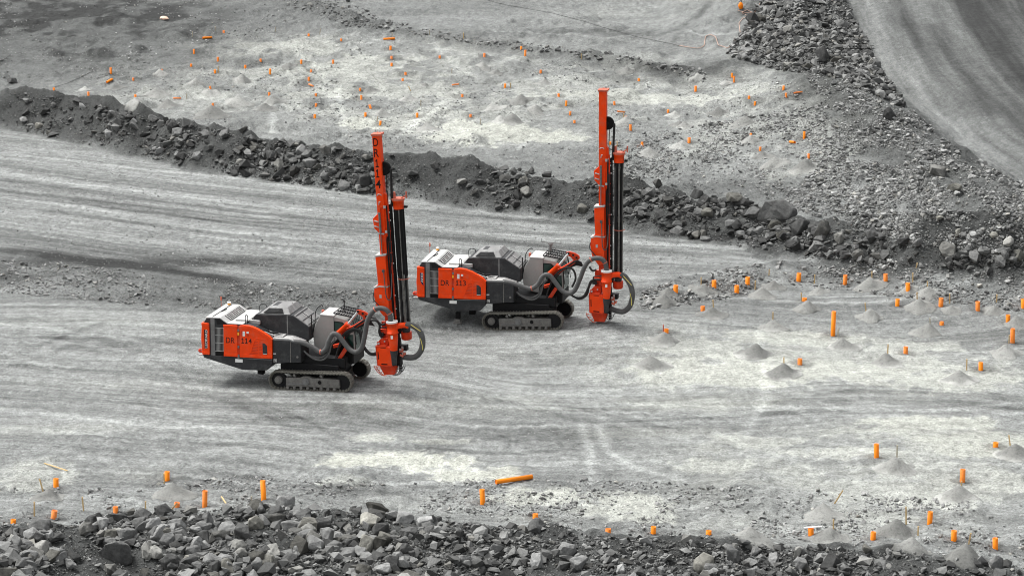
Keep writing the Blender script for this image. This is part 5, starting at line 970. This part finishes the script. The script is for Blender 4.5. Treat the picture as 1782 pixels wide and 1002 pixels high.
# hoses of each machine
def hoses(rg, f, big_, small_, loops, right_):
    h = MB(); h.tube(path(big_, f), .108, 14, 14, .03); hb = part('dust_hose', h, 'hose', rg)
    h = MB(); i = len(big_) - 3
    for p_ in (big_[-2], big_[-4], big_[4]):
        c0 = P3(p_, p_[2], f); k = big_.index(p_); d0 = (P3(big_[k + 1], big_[k + 1][2], f) - P3(big_[k - 1], big_[k - 1][2], f)).normalized(); h.cyl(c0 - d0 * .02, c0 + d0 * .02, .122, seg=16)
    part('hose_clamp', h, 'pink', hb)
    for pts in small_:
        h = MB(); h.tube(path(pts, f), .042, 10, 8); part('hydraulic_hose', h, 'hose', rg)
    for pts in loops:
        h = MB(); h.tube(path(pts, f), .05, 10, 8); part('hydraulic_hose', h, 'rubber', rg)
    h = MB(); h.tube(path(right_, f), .125, 14, 12, .03); hr = part('suction_hose', h, 'hose', rg)
    h = MB()
    for s_ in (0, 1): 
        k = 1 if s_ == 0 else 3; a_, b_ = P3(right_[k], right_[k][2] - .13, f), P3(right_[k + 1], right_[k + 1][2] - .13, f); h.tube([a_ + Vector((-.1, 0, .05)), (a_ + b_) / 2, b_ + Vector((.06, 0, -.02))], .015, 6, 4)
    part('yellow_tape', h, 'tape', hr)
hoses(rig, S, [(735, 348, -1.05), (790, 352, -1.08), (840, 366, -1.05), (900, 398, -1.0), (945, 424, -1.0), (983, 402, -1.0), (1006, 340, -1.0), (1036, 294, -1.0), (1072, 306, -1.0), (1110, 352, -1.0), (1150, 402, -1.02), (1200, 424, -1.05), (1242, 388, -1.08), (1264, 300, -1.1), (1286, 190, -1.1), (1338, 118, -1.08), (1400, 112, -1.05), (1440, 148, -1.03), (1450, 205, -1.02)],
      [[(825, 415, -1.1), (850, 440, -1.12), (900, 474, -1.1), (960, 480, -1.05), (1003, 440, -1.0), (1022, 370, -.95), (1050, 340, -.9)], [(835, 430, -1.0), (880, 456, -1.02), (940, 466, -1.0), (990, 440, -.95), (1010, 380, -.9)]],
      [[(1095, 318, -.8), (1130, 280, -.8), (1185, 258, -.8), (1232, 275, -.8), (1250, 340, -.8), (1262, 390, -.85), (1300, 430, -.85), (1340, 432, -.8), (1375, 400, -.7)], [(1120, 300, -.75), (1190, 268, -.75), (1226, 290, -.75), (1240, 360, -.8), (1280, 425, -.85), (1330, 445, -.8), (1380, 420, -.7)], [(1300, 195, -.8), (1345, 198, -.85), (1370, 230, -.8), (1368, 280, -.8), (1385, 320, -.7)], [(1290, 175, -.7), (1330, 180, -.75), (1380, 225, -.8), (1410, 222, -.7)]],
      [(1560, 222, -.8), (1610, 235, -.8), (1655, 270, -.8), (1680, 335, -.8), (1672, 405, -.78), (1640, 450, -.75), (1600, 464, -.7), (1540, 460, -.6)])
hoses(rig2, S2, [(725, 330, -1.05), (770, 338, -1.08), (830, 355, -1.05), (890, 376, -1.0), (935, 380, -1.0), (978, 350, -1.0), (1008, 300, -1.0), (1040, 281, -1.0), (1072, 296, -1.0), (1110, 345, -1.0), (1150, 394, -1.02), (1200, 416, -1.05), (1245, 392, -1.08), (1282, 310, -1.1), (1318, 220, -1.1), (1362, 172, -1.08), (1425, 164, -1.05), (1462, 195, -1.03), (1474, 252, -1.02)],
      [[(825, 405, -1.1), (850, 428, -1.12), (900, 456, -1.1), (950, 460, -1.05), (995, 425, -1.0), (1018, 350, -.95), (1045, 320, -.9)], [(835, 420, -1.0), (880, 440, -1.02), (935, 448, -1.0), (985, 420, -.95), (1005, 365, -.9)]],
      [[(1095, 300, -.8), (1130, 260, -.8), (1190, 230, -.8), (1235, 250, -.8), (1250, 310, -.8), (1225, 370, -.85)], [(1215, 425, -.85), (1260, 448, -.85), (1310, 435, -.85), (1340, 380, -.8), (1365, 325, -.75), (1430, 318, -.7)], [(1230, 436, -.8), (1280, 456, -.8), (1330, 425, -.8), (1350, 360, -.75), (1380, 318, -.7)], [(1350, 225, -.8), (1372, 252, -.85), (1400, 245, -.8)]],
      [(1575, 276, -.8), (1610, 300, -.8), (1645, 355, -.8), (1660, 425, -.8), (1645, 500, -.78), (1605, 542, -.75), (1560, 545, -.7), (1500, 525, -.6)])
# rear jack of the second machine stands on the ground; guidance aerial on its cab
p = P3((402, 560), -.9, S2); h = MB(); h.box((p.x, -.9, p.z * .5 + .05), (.2, .2, p.z)); jk = part('rear_jack', h, 'black', rig2, 0.01); h = MB(); h.box((p.x, -.9, .06), (.26, .3, .25)); h.box((p.x, -.9, .02), (.4, .42, .08)); part('jack_shoe', h, 'steel', jk, 0.01)
p = P3((1068, 108), .5, S2); h = MB(); h.cyl(p, p + Vector((0, 0, .32)), .07, .05); h.cyl(p + Vector((0, 0, .30)), p + Vector((0, 0, .36)), .13); h.bar(p + Vector((-.42, 0, .40)), p + Vector((.5, 0, .36)), .03, .03); h.bar(p + Vector((-.42, 0, .40)), p + Vector((-.42, 0, .55)), .02, .02); h.bar(p + Vector((.5, 0, .36)), p + Vector((.5, 0, .5)), .02, .02); h.bar(p + Vector((.05, 0, .25)), p + Vector((.3, .1, 0)), .02, .02); part('guidance_aerial', h, 'mid', rig2)
# ------------------------------------------------------------------ casing pipes, stakes, mounds
def pipe_mesh(name, r, hgt, wall=.012, seg=18):
    vs = []; fs = []
    for rr, z in ((r, -.12), (r, hgt), (r - wall, hgt), (r - wall, -.1)): vs += [(rr * math.cos(2 * math.pi * k / seg), rr * math.sin(2 * math.pi * k / seg), z) for k in range(seg)]
    for i in range(3):
        for k in range(seg): fs.append((i * seg + k, i * seg + (k + 1) % seg, (i + 1) * seg + (k + 1) % seg, (i + 1) * seg + k))
    fs.append(tuple(range(3 * seg, 4 * seg)))
    me = bpy.data.meshes.new(name); me.from_pydata(vs, [], fs); me.update(); me.polygons.foreach_set('use_smooth', [len(p.vertices) == 4 for p in me.polygons]); me.materials.append(M['pipe']); return me
NAMED_LOW = {}
def tone(q): return 'pale'
def rows_by(feet_, uvs, bands):
    """index -> (band phrase, ordinal from the left)"""
    res = {}
    for ph, test in bands:
        idx = [i for i, (u, v) in enumerate(uvs) if i not in res and test(u, v)]
        idx.sort(key=lambda i: uvs[i][0])
        for j, i in enumerate(idx): res[i] = (ph, j, len(idx))
    return res
BL = [('leftmost front strip beside the rubble', lambda u, v: v > 780 and u < 500), ('front middle by the lying pipe', lambda u, v: v > 780 and u < 1200), ('front right strip beside the rubble', lambda u, v: v > 870), ('front right field', lambda u, v: v > 740),
      ('back row of the drilled pad', lambda u, v: v < 512), ('second row of the drilled pad', lambda u, v: v < 545), ('middle rows of the drilled pad', lambda u, v: v < 600), ('near row of the drilled pad', lambda u, v: True)]
def pipes(rows, feet_, bands, grp, r0_):
    uv = [(r[0], r[1]) for r in rows]; rb = rows_by(feet_, uv, bands)
    for i, (r, (x, y, z)) in enumerate(zip(rows, feet_)):
        sc = proj(x, y, z)[2]; hg = r[2] / (sc * .965) ; rad = r0_ * random.uniform(.94, 1.06)
        pale = len(r) > 4 and r[4] == 'pale'; ln = r[3] if len(r) > 3 else random.uniform(-2, 2)
        me = pipe_mesh('casing_pipe', rad, max(.16, hg - .03)); o = link('casing_pipe', me); o.location = (x, y, z)
        me.materials[0] = M['pipe_pale'] if pale else M[random.choice(['pipe', 'pipe_dusty', 'pipe_yellow'])]
        o.rotation_euler = (R(random.uniform(-3, 3)), R(ln), random.uniform(0, 6))
        hw = 'tall' if hg > 1.2 else 'medium' if hg > .75 else 'short' if hg > .4 else 'stubby'
        ph, j, n = rb[i]
        tag(o, f'{hw}{" faded" if pale else ""} orange pipe, {ordn(j)} from left in the {ph}', 'pipe', grp)
pipes(LOW_PIPES, LP, BL, 'orange casing pipes on the drilled pad', .105)
BU = [('farthest strip of upper bench', lambda u, v: v < 88), ('second strip of upper bench', lambda u, v: v < 116), ('third strip of upper bench', lambda u, v: v < 142), ('fourth strip of upper bench', lambda u, v: v < 166), ('fifth strip of upper bench', lambda u, v: v < 192), ('sixth strip of upper bench', lambda u, v: v < 222), ('strip of upper bench nearest the berm', lambda u, v: True)]
pipes(UP_PIPES, UPP, BU, 'orange casing pipes on the upper bench', .068)
for (a, b, lb) in LYING:
    (x0,), (y0,), (z0,) = ground(*a); (x1,), (y1,), (z1,) = ground(*b)
    L_ = max(.45, math.hypot(x1 - x0, y1 - y0)); fnt = 'faint' in lb or 'pale orange' in lb; me = pipe_mesh('casing_pipe', .095 if a[1] > 500 else .045 if fnt else .068, L_ - .1); o = link('casing_pipe', me)
    me.materials[0] = M['pipe_pale'] if fnt else M['pipe_yellow']
    d_ = Vector((x1 - x0, y1 - y0, z1 - z0)); o.location = Vector((x0, y0, z0 + .10)) + d_.normalized() * .1; o.rotation_euler = d_.to_track_quat('Z', 'Y').to_euler()
    tag(o, lb, 'pipe', 'orange pipes lying on the ground')
def stake_mesh(hgt, wd, m):
    h = MB(); h.add([(-wd / 2, -.012, -.1), (wd / 2, -.012, -.1), (wd / 2, .012, -.1), (-wd / 2, .012, -.1), (-wd / 2, -.012, hgt), (wd / 2, -.012, hgt), (wd / 2, .012, hgt + .02), (-wd / 2, .012, hgt + .02)], [(3, 2, 1, 0), (4, 5, 6, 7), (0, 1, 5, 4), (1, 2, 6, 5), (2, 3, 7, 6), (3, 0, 4, 7)]); return h.mesh('survey_stake', M[m])
BS = [('upper bench, far part', lambda u, v: v < 70), ('upper bench, middle part', lambda u, v: v < 150), ('upper bench, near part', lambda u, v: v < 260)] + BL
rb = rows_by(ST, [(r[0], r[1]) for r in STAKES], BS)
for i, (r, (x, y, z)) in enumerate(zip(STAKES, ST)):
    sc = proj(x, y, z)[2]; kind = r[4] if len(r) > 4 else ''; ln = r[3] if len(r) > 3 else random.uniform(-3, 3)
    o = link('survey_stake', stake_mesh(r[2] / (sc * .965) / max(.6, math.cos(R(ln))), .055, {'grey': 'grey_wood', 'red': 'pink'}.get(kind, 'wood'))); o.location = (x, y, z); o.rotation_euler = (R(random.uniform(-4, 4)), R(-ln if False else ln), 0)
    ph, j, n = rb[i]; tag(o, f'thin {"grey" if kind == "grey" else "red" if kind == "red" else "pale"} wooden stake, {ordn(j)} from left in the {ph}', 'stake', 'wooden survey stakes')
for (a, b, wd, lb) in (((80, 808), (117, 820), .06, 'pale wooden stake lying flat on dust near the left edge'), ((386, 866), (398, 884), .05, 'pale stick lying between the two front pipes at left')):
    (x0,), (y0,), (z0,) = ground(*a); (x1,), (y1,), (z1,) = ground(*b); d_ = Vector((x1 - x0, y1 - y0, z1 - z0)); o = link('survey_stake', stake_mesh(d_.length, wd, 'wood')); o.location = (x0, y0, z0 + .04); o.rotation_euler = d_.to_track_quat('Z', 'Y').to_euler(); tag(o, lb, 'stake', 'wooden survey stakes')
x, y, z = LP[[i for i, r in enumerate(LOW_PIPES) if abs(r[0] - 1411.4) < 1 and r[1] > 900][0]]; h = MB(); h.bar((x - .28, y, z + .40), (x + .40, y, z + .45), .1, .025); tag(link('plank', h.mesh('plank', M['white'])), 'white strip of board laid across the top of an orange pipe', 'board')
def mound(wm, hm, seed, squash):
    n, k_ = 30, 12; vs = [(0, 0, 0)]; fs = []; ph = random.uniform(0, 6)
    ts = np.linspace(0, 1, k_ + 1)[1:]; ax = random.uniform(-.12, .12)
    P = [(t_, a) for t_ in ts for a in np.linspace(0, 2 * math.pi, n, endpoint=False)]
    xx = np.array([t_ * math.cos(a) for t_, a in P]); yy = np.array([t_ * math.sin(a) for t_, a in P]); tt = np.array([p_[0] for p_ in P])
    wob = 1 + .42 * (fbm(xx * 1.4 + seed, yy * 1.4, 2, seed) - .5) * 2 * tt
    prof = (1 - tt) ** 1.5; top = .84
    zz_ = hm * np.minimum(prof, top - (.12 * (1 - tt / .15) * 0)) + hm * .30 * (fbm(xx * 3 + seed, yy * 3, 4, seed + 3) - .5) * np.minimum(1, tt * 3) * (1 - tt)
    zz_ = np.where(tt >= .999, -.14, zz_)
    vs = [(ax * wm, 0, hm * .93)] + [(a * wm * w_ + ax * wm * (1 - t_), b * wm * w_ * squash, c_) for a, b, c_, w_, t_ in zip(xx, yy, zz_, wob, tt)]
    for q_ in range(n): fs.append((0, 1 + q_, 1 + (q_ + 1) % n))
    for r_ in range(k_ - 1):
        for q_ in range(n): a = 1 + r_ * n; fs.append((a + q_, a + n + q_, a + n + (q_ + 1) % n, a + (q_ + 1) % n))
    me = bpy.data.meshes.new('cuttings_mound'); me.from_pydata(vs, [], fs); me.update(); me.polygons.foreach_set('use_smooth', [True] * len(me.polygons)); me.materials.append(M['cuttings']); return me, np.concatenate([[0.0], tt]), np.array(vs)
def mounds(rows, feet_, bands, grp, a0, a1, fl=1.0):
    rb = rows_by(feet_, [(r[0], r[1]) for r in rows], bands)
    for i, (r, (x, y, z)) in enumerate(zip(rows, feet_)):
        sc = proj(x, y, z)[2]; wm = r[2] / sc / 2 * 1.05; vis = r[3] / sc; sl = CAM_H / math.hypot(CAM_H, y)
        hm = max(.16, min(vis - wm * sl * .75, wm * .72)) * fl
        yc = y + wm * .75
        me, tt, vv = mound(wm * 1.18, hm, i + len(rows), random.uniform(.9, 1.1)); al = random.uniform(a0, a1); ph, j, n = rb[i]
        o = link('cuttings_mound', me); o.location = (x, yc, float(zat(x, yc)))
        gx_, gy_ = vv[:, 0] + x, vv[:, 1] + yc; jj = np.clip(np.searchsorted(ys, gy_), 0, len(ys) - 1); ix = np.clip(np.searchsorted(xs, gx_), 0, len(xs) - 1)
        k_ = sst(.62, 1.0, tt + (fbm(gx_ * 2, gy_ * 2, 2, i) - .5) * .5); c_ = al * (1 - k_) + np.clip(A[jj, ix], .1, .5) * k_
        at2 = me.attributes.new('col', 'FLOAT_COLOR', 'POINT'); at2.data.foreach_set('color', np.stack([c_, c_ * 1.012, c_ * .955, np.ones_like(c_)], -1).astype(np.float32).ravel())
        me.vertices.foreach_set('co', np.column_stack([vv[:, 0], vv[:, 1], vv[:, 2] + (zat(gx_, gy_) - o.location.z) * np.minimum(1, tt * 1.2)]).astype(np.float32).ravel()); me.update()
        tn = 'pale' if al > (a0 + a1) / 2 else 'grey'
        tag(o, f'{tn} cuttings cone, {ordn(j)} from left in the {ph}', 'mound', grp)
mounds(LOW_MOUNDS, LM, BL, 'cones of drill cuttings on the pad', .15, .24)
mounds(UP_MOUNDS, UM, BU, 'cones of drill cuttings on the upper bench', .15, .36, 1.0)
# ------------------------------------------------------------------ odd things on the upper bench
def cable(name, px, r, m, label, sag=.03):
    n_ = max(2, int(sum(math.dist(a, b) for a, b in zip(px[:-1], px[1:])) / 5)); q_ = np.concatenate([[0], np.cumsum([math.dist(a, b) for a, b in zip(px[:-1], px[1:])])]); tt = np.linspace(0, q_[-1], n_ + 1)
    px = list(zip(np.interp(tt, q_, [p[0] for p in px]), np.interp(tt, q_, [p[1] for p in px])))
    x, y, z = ground([p[0] for p in px], [p[1] for p in px]); h = MB(); pts = []
    h.tube([(a, b, c_ + r + sag) for a, b, c_ in zip(x, y, z)], r, 6, 3); return tag(link(name, h.mesh(name, M[m])), label, 'cable')
cable('power_cable', [(826, -4), (880, 10), (960, 24), (1010, 37), (1060, 52), (1110, 66), (1160, 76), (1186, 82)], .012, 'black_cable', 'long dark cable lying across the grey ground at the top')
cable('firing_line', [(1182, 81), (1200, 84), (1215, 86), (1225, 82), (1228, 64), (1238, 62), (1245, 66), (1250, 80), (1265, 85), (1277, 80), (1279, 68)], .022, 'cable', 'pale pink cable wandering over the ground left of the dark heap')
cable('firing_line', [(1288, 58), (1286, 42), (1292, 34), (1306, 30), (1318, 18), (1322, 8)], .022, 'cable', 'pale cable hanging from the heap below the red float')
cable('firing_line', [(1284, 20), (1296, 24), (1312, 23), (1302, 30), (1290, 24), (1300, 19), (1314, 26)], .022, 'cable', 'tangle of pink cable beside the red float')
cable('firing_line', [(1440, 0), (1448, 4), (1456, 1), (1450, -3)], .022, 'cable', 'short pink cable coil at the top of the dark heap')
cable('drag_line', [(92, 154), (118, 146), (140, 136), (162, 125)], .012, 'black_cable', 'thin dark line running from the leftmost bench pipe')
(x,), (y,), (z,) = ground(1289, 16); h = MB(); h.lathe((x, y, z), (x, y, z + .46), [(0, .09), (.2, .15), (.5, .17), (.8, .12), (.95, .05), (1, .03)], 18); o = tag(link('marker_float', None), 'red orange float standing beside the tangled pink cable', 'float'); o.location = (x, y, z)
f_ = link('float_body', h.mesh('float_body', M['pipe']), o); f_.location = (-x, -y, -z); h = MB(); h.tube([(x - .06, y, z + .44), (x - .05, y, z + .54), (x + .05, y, z + .54), (x + .06, y, z + .44)], .02, 6, 5); f_ = link('float_handle', h.mesh('float_handle', M['dark']), o); f_.location = (-x, -y, -z)
(x,), (y,), (z,) = ground(287, 34); V, Fc = BIG[3]; me = np_mesh('flat_rock', V * np.array([.82, .95, .30]), Fc, None, M['boulder']); o = link('flat_rock', me); o.location = (x, y, z + .08); o.color = (.62, .44, .34, 1); tag(o, 'flat pinkish slab lying alone on dark ground at the top left', 'rock')
